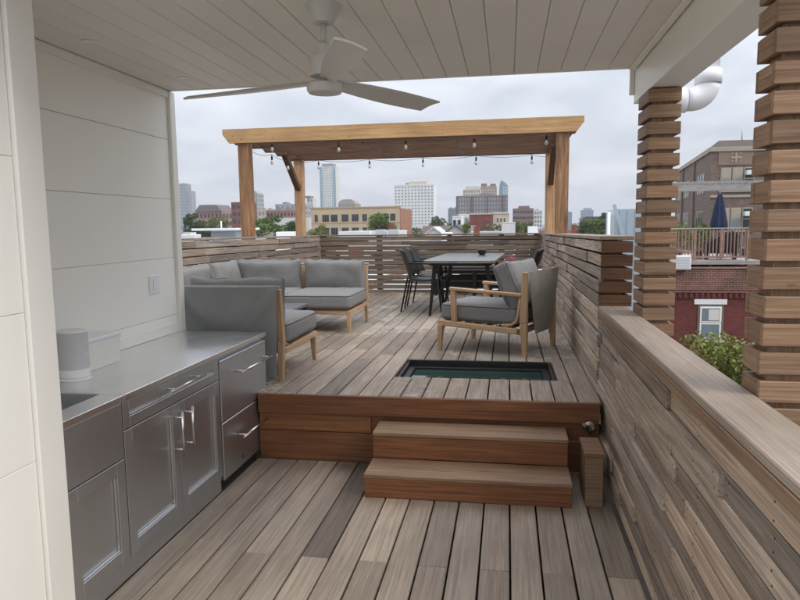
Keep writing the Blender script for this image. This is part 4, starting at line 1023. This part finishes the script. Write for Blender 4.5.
box('crown_block', (-23.6, 601, 36), (-18.5, 610, 38.4), M_brn, t, .1); box('crown_block', (-15.5, 601, 36), (-10.5, 610, 38), M_brn, t, .1)
t = tower('sail_tower', 'blue glass tower with a curved sail top', -5.6, 0.4, 700, 14, 41.0, M_blue_glass, 14, 3, bmat('bluepane', (168, 190, 200), .2), z_from=0, fill=(.8, .7))
prism('sail', [(-8.9, GZ), (-5.7, GZ), (-5.7, 47.2), (-6.6, 47.0), (-8.0, 44.0), (-8.9, 38)], 699, 713, bmat('sailside', (112, 130, 142), .3), t)
prism('sail', [(-5.6, 41.6), (0.3, 41.6), (-1.2, 43.6), (-3.4, 45.6), (-5.6, 46.6)], 700, 712, M_blue_glass, t)
t = thing('brick_warehouse', 'red brick building with a beige side beyond the dining table', 'building', (-5, 206, GZ), frame=False)
box('wall', (-11.2, 200, GZ), (-4.35, 212, 4.6), BR, t, .05); box('side_wall', (-4.34, 200.3, GZ), (0.5, 212, 4.75), M_beige, t, .05)
box('parapet', (-11.3, 199.8, 4.6), (-4.3, 200.4, 5.0), M_beige, t, .03); box('parapet', (-4.29, 200.1, 4.75), (0.6, 200.8, 5.2), M_pale, t, .03)
for xx in (-2.9, -1.9, -0.9): 
    w_ = box('window', (xx - .25, 200.2, 2.2), (xx + .25, 200.297, 3.6), M_trim, t, .01); box('pane', (xx - .2, 200.15, 2.3), (xx + .2, 200.198, 3.5), M_glass, w_, .005)
world_frame()
tower('brown_office', 'square brown office building to the side of the pergola post', 3.2, 15.3, 400, 14, 10.4, M_brn, 4, 6, M_glass, z_from=-3, fill=(.8, .35))
t_ = [o_ for o_ in COL.objects if o_.name.startswith('brown_office')][0]
F[0] = Matrix.Identity(4); box('plant_room', (6.5, 401, 10.95), (13, 410, 12.4), M_brn, t_, .1)
tower('pale_block', 'pale apartment block next to the brown office building', 14.9, 19.3, 380, 10, 9.0, M_pale, 5, 3, M_gl2, z_from=-3)
tower('far_tower', 'pale blue-grey tower on the horizon above the clipped green trees', 75.7, 87.2, 700, 14, 14.5, bmat('farblue', (150, 160, 172)), 5, 6, M_gl2, z_from=2)
t_ = [o_ for o_ in COL.objects if o_.name.startswith('far_tower')][0]
box('crown', (78, 701, 15), (85.5, 710, 17.2), bmat('farblue', (150, 160, 172)), t_, .1)
tower('thin_tower', 'thin glass tower just beside the orange pergola post', 52.6, 56.4, 600, 8, 11.2, M_blue_glass, 5, 2, M_gl2, z_from=0)
t = tower('long_shed', 'long low dark-roofed building behind the clipped green trees', 22.0, 28.4, 200, 10, 2.2, M_brn, 1, 7, M_glass, z_from=0.6)
prism('pitched_roof', [(21.6, 2.7), (22.6, 3.5), (28.0, 3.5), (28.9, 2.7)], 199.6, 210, M_dkroof, t)

# rooftop structures just beyond the fence
t = thing('roof_bulkhead', 'grey clad rooftop bulkhead with an overhanging white roof', 'bulkhead', (-18.8, 42, GZ), frame=False)
box('wall', (-18.95, 40, GZ), (-17.25, 43.5, 1.42), M_grey, t, .02)
for i in range(10): board('siding', (-18.95, 39.985, 1.36 - i * 0.13), (-17.25, 39.985, 1.36 - i * 0.13), 0.12, 0.02, (0, -1, 0), M_grey, t, .004, roll=.08)
box('dark_wing', (-19.95, 40.6, GZ), (-18.96, 43.5, 1.30), M_dkroof, t, .02)
box('roof', (-20.15, 39.7, 1.43), (-17.1, 43.8, 1.58), M_wh, t, .02)
w_ = box('window', (-19.75, 40.5, 0.45), (-19.2, 40.598, 1.0), M_trim, t, .01); box('pane', (-19.63, 40.47, 0.56), (-19.32, 40.498, 0.9), M_glass, w_, .004)
tube('vent', [(-18.9, 41.5, 1.5), (-18.9, 41.5, 2.05)], .05, M_pvc, t, 8)
world_frame()
t = thing('white_vehicle_roof', 'low white rooftop unit beside the grey bulkhead', 'rooftop unit', (-23.2, 45, 0.0), frame=False)
box('casing', (-23.7, 44.5, 0.2), (-22.4, 45.8, 1.15), M_wh, t, .04); box('lid', (-23.3, 44.6, 1.152), (-22.7, 45.5, 1.3), M_silver, t, .02)
box('curb', (-23.6, 44.6, GZ), (-22.5, 45.7, 0.198), M_roof, t, .02)
world_frame()
t = thing('white_bulkhead', 'plain bright white rooftop box behind the far fence', 'bulkhead', (0.1, 61, GZ), frame=False)
box('wall', (-0.52, 60, GZ), (0.70, 61.2, 1.70), M_wh, t, .02); box('roof', (-0.55, 59.97, 1.701), (0.73, 61.25, 1.78), M_wh, t, .02)
world_frame()
t = thing('stair_bulkhead', 'pale metal stair bulkhead with a slanted side and white posts', 'bulkhead', (4.4, 25.6, GZ), frame=False)
M_zinc = plain('pale_zinc_sheet', srgb(176, 188, 196), 0.45, 0.3, var=.1, scale=2)
prism('slanted_wall', [(3.92, -10), (5.5, -10), (5.5, 2.1), (3.98, 2.1), (3.92, 1.9)], 25.4, 27.5, M_zinc, t)
tube('post', [(3.68, 25.1, -1.0), (3.68, 25.1, 2.0)], .055, M_pvc, t, 10)
board('brace', (4.28, 25.2, 0.9), (3.86, 25.2, 2.28), 0.12, 0.08, (0, -1, 0), M_zinc, t, .005)
for i in range(5): board('seam', (4.1 + i * .28, 25.385, -1), (4.1 + i * .28, 25.385, 2.08), 0.02, 0.03, (0, -1, 0), M_zinc, t, .002)
box('window', (4.75, 25.33, 0.75), (5.02, 25.398, 1.15), M_glass, t, .005)
world_frame()
# row houses with flat roofs
def flat_house(label, x0, x1, y0, y1, z, mat, roof, extras=()):
    t = thing('row_house', label, 'house', ((x0 + x1) / 2, (y0 + y1) / 2, GZ), frame=False, group='flat roofed houses beyond the fence')
    box('wall', (x0, y0, GZ), (x1, y1, z), mat, t, .03)
    box('roof', (x0 + .15, y0 + .15, z + .001), (x1 - .15, y1 - .15, z + .05), roof, t, .01)
    for lo, hi in (((x0, y0, z), (x1, y0 + .14, z + .28)), ((x0, y1 - .14, z), (x1, y1, z + .28)), ((x0, y0 + .141, z), (x0 + .14, y1 - .141, z + .28)), ((x1 - .14, y0 + .141, z), (x1, y1 - .141, z + .28))):
        box('parapet', lo, hi, mat, t, .02)
    n = max(2, int((x1 - x0) / 1.9))
    for r in range(3):
        for i in range(n):
            xa = x0 + (i + .5) * (x1 - x0) / n
            w_ = box('window', (xa - .42, y0 - .06, z - 2.4 - r * 3.0), (xa + .42, y0 - .003, z - 0.9 - r * 3.0), M_trim, t, .01)
            box('pane', (xa - .35, y0 - .075, z - 2.32 - r * 3.0), (xa + .35, y0 - .061, z - 0.98 - r * 3.0), M_glass, w_, .004)
    for e in extras:
        k, ex, ey = e[0], e[1], e[2]
        if k == 'chimney': c_ = box('chimney', (ex - .3, ey - .3, z + .05), (ex + .3, ey + .3, z + e[3]), BR, t, .02)
        if k == 'hatch': box('roof_hatch', (ex - .5, ey - .6, z + .05), (ex + .5, ey + .6, z + e[3]), M_wh, t, .03)
        if k == 'ac':
            c_ = box('condenser', (ex - .45, ey - .4, z + .05), (ex + .45, ey + .4, z + e[3]), M_silver, t, .03); lathe('fan_guard', [(.3, 0), (.3, .04), (.05, .06)], M_dkroof, c_, (ex, ey, z + e[3] + .002), 16)
        if k == 'stack': tube('vent_stack', [(ex, ey, z), (ex, ey, z + e[3])], .06, M_pvc, t, 8)
        if k == 'rail':
            for q in range(int((e[3] - ex) / .8) + 1): tube('rail_post', [(ex + q * .8, ey, z + .05), (ex + q * .8, ey, z + 1.0)], .02, M_silver, t, 6)
            for zz_ in (.55, 1.0): tube('rail', [(ex, ey, z + zz_), (e[3], ey, z + zz_)], .02, M_silver, t, 6)
    world_frame()
M_bk2 = brick_mat('row_brick', srgb(148, 96, 80), srgb(130, 82, 70), srgb(160, 150, 140))
flat_house('brick row house with a bare silver roof right behind the far fence', -4.6, 2.2, 14.5, 32, -0.55, M_bk2, M_silver, [('stack', -1, 24, .9), ('stack', .9, 20, .8)])
flat_house('brick row house with a silver roof beside the terrace past the sofa fence', -11.5, -4.7, 13.5, 33, -0.7, M_bk2, M_silver, [('chimney', -7, 30, 1.2), ('stack', -9, 25, .9)])
flat_house('brick row house with a railed silver roof and white roof hatch', -19.8, -11.7, 30, 44, 0.0, M_bk2, M_silver, [('rail', -16.2, 32.5, -12), ('hatch', -14.2, 41, 1.3), ('ac', -13.0, 34, .95)])
flat_house('pale stucco row house with two roof condensers before the tan building', -15.8, -8.2, 56, 70, 0.15, M_pale, M_dkroof, [('ac', -11.6, 60, 1.1), ('ac', -10.4, 60, 1.1), ('stack', -13, 62, 1.0)])
flat_house('white walled row house with a thick black roof edge before the tan building', -18.8, -12.8, 72, 84, 0.75, M_wh, M_dkroof, [('chimney', -13.5, 76, 1.0)])
flat_house('grey row house roof with a tall brick chimney past the dining table', -8, -1.8, 60, 74, -0.2, M_grey, M_silver, [('chimney', -3.2, 70, 1.6), ('hatch', -5.8, 64, 1.1)])
flat_house('brown row house roof with white hatch beside the plain white box', 1.4, 8.2, 66, 80, 0.15, M_brn, M_silver, [('hatch', 2.6, 70, 1.2), ('stack', 5.2, 69, 1.2), ('chimney', 7.4, 76, 1.3)])
flat_house('brick row house roof outside the tall fence next to the stair bulkhead', 3.0, 10.5, 31, 44, -0.35, M_bk2, M_silver, [('stack', 5.2, 36, 1.1), ('ac', 7.4, 34, .95)])
def gable(label, x0, x1, y0, y1, z, ridge, wall, roof):
    t = thing('gabled_house', label, 'house', ((x0 + x1) / 2, (y0 + y1) / 2, GZ), frame=False, group='small gabled houses on the skyline')
    box('wall', (x0, y0, GZ), (x1, y1, z), wall, t, .03); xm = (x0 + x1) / 2
    prism('gable_wall', [(x0 + .05, z + .002), (x1 - .05, z + .002), (xm, ridge - .12)], y0, y0 + .2, wall, t)
    obj('roof', mesh_of('roof', [(x0 - .3, y0 - .3, z - .1), (xm, y0 - .3, ridge), (x1 + .3, y0 - .3, z - .1), (x0 - .3, y1, z - .1), (xm, y1, ridge), (x1 + .3, y1, z - .1), (x0 - .3, y0 - .3, z - .3), (xm, y0 - .3, ridge - .2), (x1 + .3, y0 - .3, z - .3), (x0 - .3, y1, z - .3), (xm, y1, ridge - .2), (x1 + .3, y1, z - .3)],
        [[0, 1, 4, 3], [1, 2, 5, 4], [6, 7, 10, 9], [7, 8, 11, 10], [0, 1, 7, 6], [1, 2, 8, 7], [3, 4, 10, 9], [4, 5, 11, 10], [0, 3, 9, 6], [2, 5, 11, 8]], roof), t)
    for xx in (x0 + (x1 - x0) * .3, x0 + (x1 - x0) * .7):
        w_ = box('window', (xx - .4, y0 - .06, z - 2.0), (xx + .4, y0 - .003, z - .6), M_trim, t, .01); box('pane', (xx - .33, y0 - .08, z - 1.9), (xx + .33, y0 - .061, z - .7), M_glass, w_, .005)
    world_frame()
gable('white gabled house with a white roof below the round tree', -13.6, -10.9, 110, 120, 0.2, 1.35, M_pale, M_silver)
gable('white gabled house with a dark roof beside the low white walls', -10.4, -7.2, 112, 124, 0.4, 1.7, M_conc, M_dkroof)
tower('white_house', 'small white flat-fronted house behind the dark gabled roof', -12.4, -10.3, 150, 8, 3.3, M_wh, 2, 2, M_glass, z_from=-2, cat='house')
tower('low_block', 'small white block tight against the brick warehouse', -14.9, -12.2, 205, 8, 4.6, M_wh, 2, 3, M_gl2, z_from=-2, cat='house')

# far roofs and far woods that read as one mass
boxes = []
for i in range(700):
    y = rnd.uniform(170, 1500); x = rnd.uniform(-0.75, 0.55) * y
    w_ = rnd.uniform(6, 16); d_ = rnd.uniform(8, 16); h_ = GZ + rnd.uniform(6, 10.5) + (rnd.random() < .08) * rnd.uniform(1, 4) + y * .002
    boxes.append(((x, y, GZ), (x + w_, y + d_, h_)))
m, n, l, b = base_mat('far_roofs', 0.9)
ge = n.new('ShaderNodeNewGeometry')
l.new(ramp(n, l, ge.outputs['Random Per Island'], [(0, srgb(120, 90, 82)), (.3, srgb(150, 132, 120)), (.55, srgb(190, 186, 180)), (.8, srgb(120, 122, 126)), (1, srgb(214, 214, 212))]), b.inputs['Base Color'])
o = join_boxes('distant_rooftops', boxes, m); tag(o, 'mass of low city roofs reaching to the horizon', 'rooftops', kind='stuff')

L_g = leaf_mat('leaf_green', srgb(52, 72, 26), srgb(122, 142, 64)); L_d = leaf_mat('leaf_dark', srgb(42, 58, 26), srgb(100, 120, 56)); L_y = leaf_mat('leaf_yellow', srgb(80, 92, 32), srgb(150, 152, 76))
M_bark = plain('bark', srgb(92, 80, 68), 0.9, var=.3, scale=4)
def leaves(N, clumps, size, r=rnd):
    V, Fc = [], []
    tot = sum(c[3] for c in clumps)
    for (cx_, cy_, cz_, rr, sq) in clumps:
        for _ in range(int(N * rr / tot)):
            a = r.uniform(0, 2 * PI); u = r.uniform(-1, 1); q = rr * (0.45 + 0.55 * r.random() ** 0.5) * r.uniform(.85, 1.12); s_ = math.sqrt(1 - u * u)
            c = Vector((cx_ + q * s_ * math.cos(a), cy_ + q * s_ * math.sin(a), cz_ + q * u * sq))
            n1 = Vector((r.gauss(0, 1), r.gauss(0, 1), r.gauss(0, 1) + .6)).normalized()
            e1 = n1.orthogonal().normalized(); e2 = n1.cross(e1); a2 = r.uniform(0, 2 * PI)
            d1 = (e1 * math.cos(a2) + e2 * math.sin(a2)) * size * r.uniform(.6, 1.3); d2 = n1.cross(d1) * .55
            b0 = len(V); V += [c - d1, c + d2 - d1 * .1, c + d1, c - d2 - d1 * .1]; Fc.append([b0, b0 + 1, b0 + 2, b0 + 3])
    return V, Fc
def tree(label, x, y, ztop, w, mat, N=2600, size=0.17, crown_h=None, name='broadleaf_tree', zb=GZ, group='trees among the rooftops', squash=.8):
    t = thing(name, label, 'tree', (x, y, zb), frame=False, group=group)
    ch = crown_h or w * 1.5; r0 = w / 2; zc = ztop - ch / 2; cl = []
    K = 30
    for i in range(K):
        a = rnd.uniform(0, 2 * PI); q = r0 * .78 * math.sqrt(rnd.random()); zr = rnd.uniform(-.55, .62)
        rr = r0 * rnd.uniform(.26, .46) * (1 - .3 * abs(zr))
        q *= 1 - .3 * max(0, zr)
        cl.append((x + q * math.cos(a), y + q * math.sin(a), min(zc + zr * ch * .62, ztop - rr * squash), rr, squash))
    V, Fc = tube_data([(x, y, zb), (x + .1 * w * .1, y, zb + (zc - zb) * .6), (x, y, zc)], 0.045 * w, 8, r1=.018 * w)
    for c in cl[:8]: tube_data([(x, y, zc - ch * .42), ((x + c[0]) / 2, (y + c[1]) / 2, (zc - ch * .3 + c[2]) / 2 + .1), c[:3]], .014 * w, 5, V, Fc, r1=.004 * w)
    obj('trunk', mesh_of('trunk', V, Fc, M_bark, smooth=True, recalc=False), t)
    V, Fc = leaves(int(N * 2.0), cl, size)
    obj('crown', mesh_of('crown', V, Fc, mat, recalc=False), t)
    world_frame()
tree('dense dark green tree next to the porch wall, above the small white unit', -55.1, 110, 5.0, 5.2, L_d, size=.19)
tree('lower green tree between the grey bulkhead and the dark red brick block', -55, 120, 4.7, 5.4, L_g, size=.19)
tree('broad green tree between the two pergola posts on the sofa side', -37.2, 100, 4.3, 7.0, L_g, 4200, .18)
tree('lower shoulder of green foliage beside the broad tree, nearer the rear post', -34.0, 102, 2.8, 4.2, L_d, 2000, .18)
tree('bright green tree in front of the tan building windows', -21.3, 110, 4.4, 6.4, L_g, 4200, .17)
tree('small yellow-green bush at the corner of the tan building', -26.4, 90, 2.2, 3.0, L_y, 1600, .13)
tree('rounded dark green tree below the white apartment block', -26.1, 250, 6.2, 7.2, L_d, 2600, .30)
tree('pale green tree between the brick warehouse and the brown office', 2.3, 150, 2.7, 5.0, L_y, 1800, .22)
tree('clipped round green tree seen over the tall fence', 14.7, 120, 2.3, 5.8, L_g, 3000, .19, crown_h=4.2)
tree('dark ragged tree on the skyline above the long low roof', 28.4, 200, 5.1, 4.2, L_d, 1800, .24)
tree('small yellow-green shrub before the brick warehouse', -4.3, 70, 1.95, 1.1, L_y, 900, .06, crown_h=1.6)
tree('green tree low between the sail tower and brown office', 5.6, 200, 3.0, 5.6, L_g, 1800, .25)
tree('loose green tree growing against the dark red brick house below the parapet', 4.5, 15.2, -0.74, 3.0, L_y, 6500, .055, crown_h=3.4)
tree('small green tree at the foot of the wood pillar before the brick house', 5.6, 15.6, -0.95, 1.7, L_g, 3200, .05, crown_h=2.8)
cl = []
for i in range(130):
    y = rnd.uniform(160, 900); x = rnd.uniform(-.75, .5) * y; cl.append((x, y, GZ + rnd.uniform(6.5, 10.0), rnd.uniform(2.0, 4.5), .8))
V, Fc = leaves(26000, cl, .55)
o = obj('distant_trees', mesh_of('distant_trees', V, Fc, L_d, recalc=False)); tag(o, 'far tree tops scattered among the city roofs', 'trees', kind='stuff')

# ================================================================== BRICK HOUSE, ROOF DECK AND SCHOOL TO THE RIGHT
M_red_brick = brick_mat('dark_red_brick', srgb(112, 52, 46), srgb(94, 42, 39), srgb(104, 70, 63), .21, .07, var=.25)
M_old_brick = brick_mat('patched_old_brick', srgb(128, 74, 62), srgb(96, 66, 58), srgb(168, 150, 134), .21, .07, var=.55)
t = thing('brick_house', 'dark red brick house with one window and a patched top course', 'house', (7.5, 29, GZ), frame=False)
box('wall', (5.95, 26.0, GZ), (9.4, 33.5, -1.30), M_red_brick, t, .02)
box('upper_wall', (5.93, 25.97, -0.98), (9.4, 33.5, -0.16), M_old_brick, t, .02)
box('belt', (5.95, 25.99, -1.298), (9.4, 33.5, -0.982), M_red_brick, t, .01)
for i in range(17): box('corbel', (6.0 + i * .2, 25.92, -1.26), (6.1 + i * .2, 25.988, -1.08), M_red_brick, t, .006)
box('belt_course', (5.93, 25.93, -1.06), (9.4, 25.985, -0.99), M_old_brick, t, .008)
box('coping', (5.9, 25.92, -0.158), (9.4, 26.4, -0.11), M_old_brick, t, .01)
box('lintel', (6.98, 25.94, -1.50), (8.14, 25.998, -1.30), M_wh, t, .01)
w_ = box('window', (7.12, 25.965, -2.86), (8.04, 25.998, -1.52), bmat('windowtrim', (120, 112, 104)), t, .01)
box('sash', (7.20, 25.94, -2.18), (7.96, 25.964, -1.58), M_trim, w_, .006); box('sash', (7.20, 25.95, -2.80), (7.96, 25.964, -2.20), M_trim, w_, .006)
box('pane', (7.26, 25.932, -2.13), (7.90, 25.939, -1.64), M_gl2, w_, .003); box('pane', (7.26, 25.942, -2.75), (7.90, 25.949, -2.25), M_gl2, w_, .003)
box('blind', (7.50, 25.925, -2.1), (7.88, 25.931, -1.68), M_pale, w_, .002)
box('sill', (7.05, 25.88, -2.95), (8.11, 25.998, -2.862), M_conc, t, .01)
world_frame()
t = thing('roof_deck', 'raised wooden roof deck with a baluster railing on the brick house', 'deck', (8.0, 28, -0.16), frame=False)
M_rail = wood('reddish_rail_wood', srgb(128, 96, 84), srgb(164, 130, 116), srgb(186, 154, 140), .7)
M_greyw = wood('silvered_deck_wood', srgb(132, 128, 122), srgb(168, 164, 158), srgb(190, 186, 180), .7)
box('floor', (6.1, 27.0, 0.02), (9.75, 33, 0.10), M_greyw, t, .01)
box('rim_beam', (6.1, 26.955, -0.06), (9.75, 26.998, 0.10), M_greyw, t, .008)
for x in (6.4, 7.8, 9.1): box('support', (x, 27.2, -0.158), (x + .14, 27.34, 0.018), M_dark_end, t, .01)
for x in (6.22, 7.2, 8.18, 9.12): box('rail_post', (x - .045, 26.99, 0.102), (x + .045, 27.08, 1.36), M_rail, t, .008)
box('bottom_rail', (6.2, 27.0, 0.20), (9.14, 27.05, 0.27), M_rail, t, .006)
board('top_rail', (6.15, 27.03, 1.335), (9.2, 27.03, 1.335), 0.10, 0.045, (0, 0, 1), M_greyw, t, .006)
i = 0; x = 6.34
while x < 9.05:
    board('baluster', (x, 27.02, 0.272), (x, 27.02, 1.31), 0.04, 0.04, (0, -1, 0), M_rail, t, .004, rnd.uniform(.85, 1.1)); x += .128
world_frame()
t = thing('garden_umbrella', 'closed navy blue umbrella standing on the roof deck', 'umbrella', (8.40, 28.2, 0.10))
tube('pole', [(0, 0, 0.0), (0, 0, 2.62)], .022, M_rail, t, 8)
V, Fc = [], []
for i, (z, r__) in enumerate(((1.15, .25), (1.35, .27), (1.7, .22), (2.1, .16), (2.45, .10), (2.6, .05))):
    for k in range(16):
        a = 2 * PI * k / 16; q = r__ * (1 + (.22 if k % 2 else -.1)); V.append((q * math.cos(a), q * math.sin(a), z))
for i in range(5):
    for k in range(16): Fc.append([i * 16 + k, i * 16 + (k + 1) % 16, (i + 1) * 16 + (k + 1) % 16, (i + 1) * 16 + k])
Fc.append([80 + k for k in range(16)])
obj('canopy', mesh_of('canopy', V, Fc, plain('navy_canvas', srgb(30, 42, 74), .8, var=.15)), t)
lathe('finial', [(.02, 2.6), (.03, 2.66), (.01, 2.72)], M_rail, t, seg=8)
world_frame()
t = thing('wall_condenser', 'white slatted air conditioner unit hung on the brick house below the railing', 'air conditioner', (6.37, 25.8, -0.2), frame=False)
box('casing', (6.03, 25.52, -0.16), (6.70, 25.90, 0.36), M_wh, t, .02)
for i in range(8): box('louvre', (6.07, 25.50, -0.12 + i * .058), (6.66, 25.519, -0.09 + i * .058), M_silver, t, .004)
for x in (6.1, 6.55): box('bracket', (x, 25.6, -0.24), (x + .05, 25.968, -0.162), M_roof, t, .005)
world_frame()
def pot_plant(label, x, y, z, h, mat):
    t = thing('potted_plant', label, 'plant', (x, y, z), frame=False, group='plants on the neighbouring roof deck')
    lathe('pot', [(.12, 0), (.17, .28), (.18, .30), (.15, .29)], M_dark_end, t, (x, y, z), 14)
    V, Fc = leaves(500, [(x, y, z + .3 + h * .5, h * .5, 1.0), (x + .1, y, z + .3 + h * .75, h * .35, 1.0), (x - .12, y, z + .3 + h * .6, h * .35, 1)], .06)
    obj('foliage', mesh_of('foliage', V, Fc, mat, recalc=False), t); world_frame()
pot_plant('yellow-green potted shrub at the corner of the roof deck railing', 6.75, 27.6, .10, 1.15, L_y)
pot_plant('green potted shrub behind the middle of the roof deck railing', 7.75, 28.4, .10, 1.05, L_g)
pot_plant('low green potted plant beside the umbrella on the roof deck', 8.0, 29.2, .10, 1.0, L_g)
t = thing('covered_grill', 'black covered grill behind the roof deck balusters', 'grill', (8.3, 27.7, .10), frame=False)
prism('cover', [(7.72, .35), (8.95, .35), (8.95, 1.05), (8.7, 1.22), (8.1, 0.95), (7.75, .75)], 27.4, 28.0, M_black, t)
for x in (7.8, 8.85): box('leg', (x, 27.5, .101), (x + .05, 27.9, .349), M_black, t, .004)
world_frame()
# tan brick school
M_sch = brick_mat('umber_brick', srgb(122, 104, 92), srgb(104, 88, 78), srgb(146, 134, 122), .42, .14, var=.2)
M_sch_t = bmat('school_stone', (168, 158, 142))
t = thing('brick_school', 'large brown brick school with a cross emblem high on its wall', 'school', (18, 62, GZ), frame=False)
# corner at x=15.65,y=55; one wall runs away to the left, one towards the right
def wallpt(s): return (15.65 - s * math.sin(math.radians(20)), 55 + s * math.cos(math.radians(20)))
a0 = (15.65, 55.0); a1 = (28.0, 55.6); a2 = (28.0, 75.0); a3 = (15.65 + 1.0, 75.0)
WS = 18.0
e = (15.65 + 1.0, 55 + WS)
left_end = (18.8, 79.0)
prism('wall', [a0, a1, (30, 80), left_end], GZ, 7.0, M_sch, t, 'xy')
prism('parapet', [(15.5, 54.85), (28.1, 55.45), (30.1, 80.1), (18.65, 79.1)], 7.002, 7.35, M_sch_t, t, 'xy')
prism('penthouse', [(16.6, 56.5), (26, 57), (26, 66), (18.0, 66)], 7.352, 8.0, bmat('penthouse', (128, 120, 114)), t, 'xy')
tube('aerial', [(18.6, 57.5, 8.0), (18.6, 57.5, 9.2)], .06, M_silver, t, 6)
dx, dy = (a1[0] - a0[0]), (a1[1] - a0[1]); LN = math.hypot(dx, dy); ux, uy = dx / LN, dy / LN
Fr = Matrix(((ux, -uy, 0, a0[0]), (uy, ux, 0, a0[1]), (0, 0, 1, 0), (0, 0, 0, 1)))
F[0] = Fr
em = box('emblem_panel', (0.5, -.06, 5.95), (3.1, -.003, 7.0), bmat('emblem', (142, 122, 104)), t, .01)
for lo, hi in (((1.72, -.11, 6.10), (1.88, -.062, 6.90)), ((1.40, -.11, 6.42), (1.715, -.062, 6.58)), ((1.885, -.11, 6.42), (2.2, -.062, 6.58))): box('cross_bar', lo, hi, M_sch_t, em, .01)
for q in ((1.45, 6.2), (2.05, 6.2), (1.45, 6.75), (2.05, 6.75)): box('cross_bar', (q[0], -.10, q[1]), (q[0] + .12, -.062, q[1] + .12), M_sch_t, em, .01)
for zb_, ht in ((4.0, 1.75), (0.9, 1.75), (-2.2, 1.75), (-5.3, 1.75)):
    for x in (0.72, 1.58, 2.44, 4.4, 5.3):
        w_ = box('window', (x, -.05, zb_), (x + .78, -.003, zb_ + ht), M_sch_t, t, .01)
        box('pane', (x + .07, -.07, zb_ + .08), (x + .71, -.051, zb_ + ht * .48), M_gl2 if x < 2 else M_glass, w_, .004); box('pane', (x + .07, -.07, zb_ + ht * .54), (x + .71, -.051, zb_ + ht - .08), M_sch_t if x < 2 else M_glass, w_, .004)
    box('sill', (0.6, -.14, zb_ - .14), (3.35, -.003, zb_ - .01), M_sch_t, t, .01)
ac = box('window_unit', (2.5, -.5, 5.15), (3.1, -.072, 5.5), M_wh, t, .02); ac = box('window_unit', (2.5, -.5, 2.0), (3.1, -.072, 2.35), M_wh, t, .02)
box('string_course', (0, -.1, 3.45), (12.3, -.003, 3.65), M_sch_t, t, .02)
dx, dy = left_end[0] - a0[0], left_end[1] - a0[1]; LN = math.hypot(dx, dy); ux, uy = dx / LN, dy / LN
F[0] = Matrix(((ux, -uy, 0, a0[0]), (uy, ux, 0, a0[1]), (0, 0, 1, 0), (0, 0, 0, 1)))   # local x runs away from the corner, y points outward
for zb_ in (3.9, 0.8, -2.3):
    for x in (3.0, 4.4, 5.8, 12.5, 14.1, 15.7, 19.0, 20.5):
        w_ = box('window', (x, .003, zb_), (x + .95, .05, zb_ + 1.7), M_sch_t, t, .01); box('pane', (x + .1, .051, zb_ + .1), (x + .85, .07, zb_ + 1.6), M_glass, w_, .004)
for x in (8.6, 17.0): box('pilaster', (x, .003, GZ), (x + .5, .16, 6.9), M_sch, t, .02)
world_frame()
t = thing('timber_trellis', 'grey horizontal timber trellis above the roof deck railing', 'trellis', (8.0, 31, .1), frame=False)
board('beam', (6.0, 30.6, 3.05), (12.0, 30.6, 3.05), .26, .08, (0, -1, 0), M_greyw, t, .01)
board('beam', (6.0, 31.6, 3.2), (12.0, 31.6, 3.2), .2, .08, (0, -1, 0), M_greyw, t, .01)
for x in (6.1, 11.6): box('post', (x, 30.65, .1), (x + .12, 30.77, 2.9), M_greyw, t, .01)
for i in range(22): board('rafter', (6.15 + i * .27, 30.5, 3.28), (6.15 + i * .27, 31.8, 3.36), .09, .05, (1, 0, 0), M_greyw, t, .006)
world_frame()

# ================================================================== HAZE
hz = obj('haze', cbox_mesh(10020, 11020, 112, 0.5, MATS['white_paint']).copy(), None, T(0, 3500, 45))
m = bpy.data.materials.new('city_haze'); m.use_nodes = True
m.node_tree.nodes.remove(m.node_tree.nodes['Principled BSDF'])
pv = m.node_tree.nodes.new('ShaderNodeVolumePrincipled'); pv.inputs['Density'].default_value = 0.00032; pv.inputs['Color'].default_value = (0.93, 0.95, 1.0, 1)
m.node_tree.links.new(pv.outputs[0], m.node_tree.nodes['Material Output'].inputs['Volume'])
hz.data.materials.clear(); hz.data.materials.append(m); hz['kind'] = 'stuff'; hz['label'] = 'thin pale haze lying over the city'; hz['category'] = 'haze'
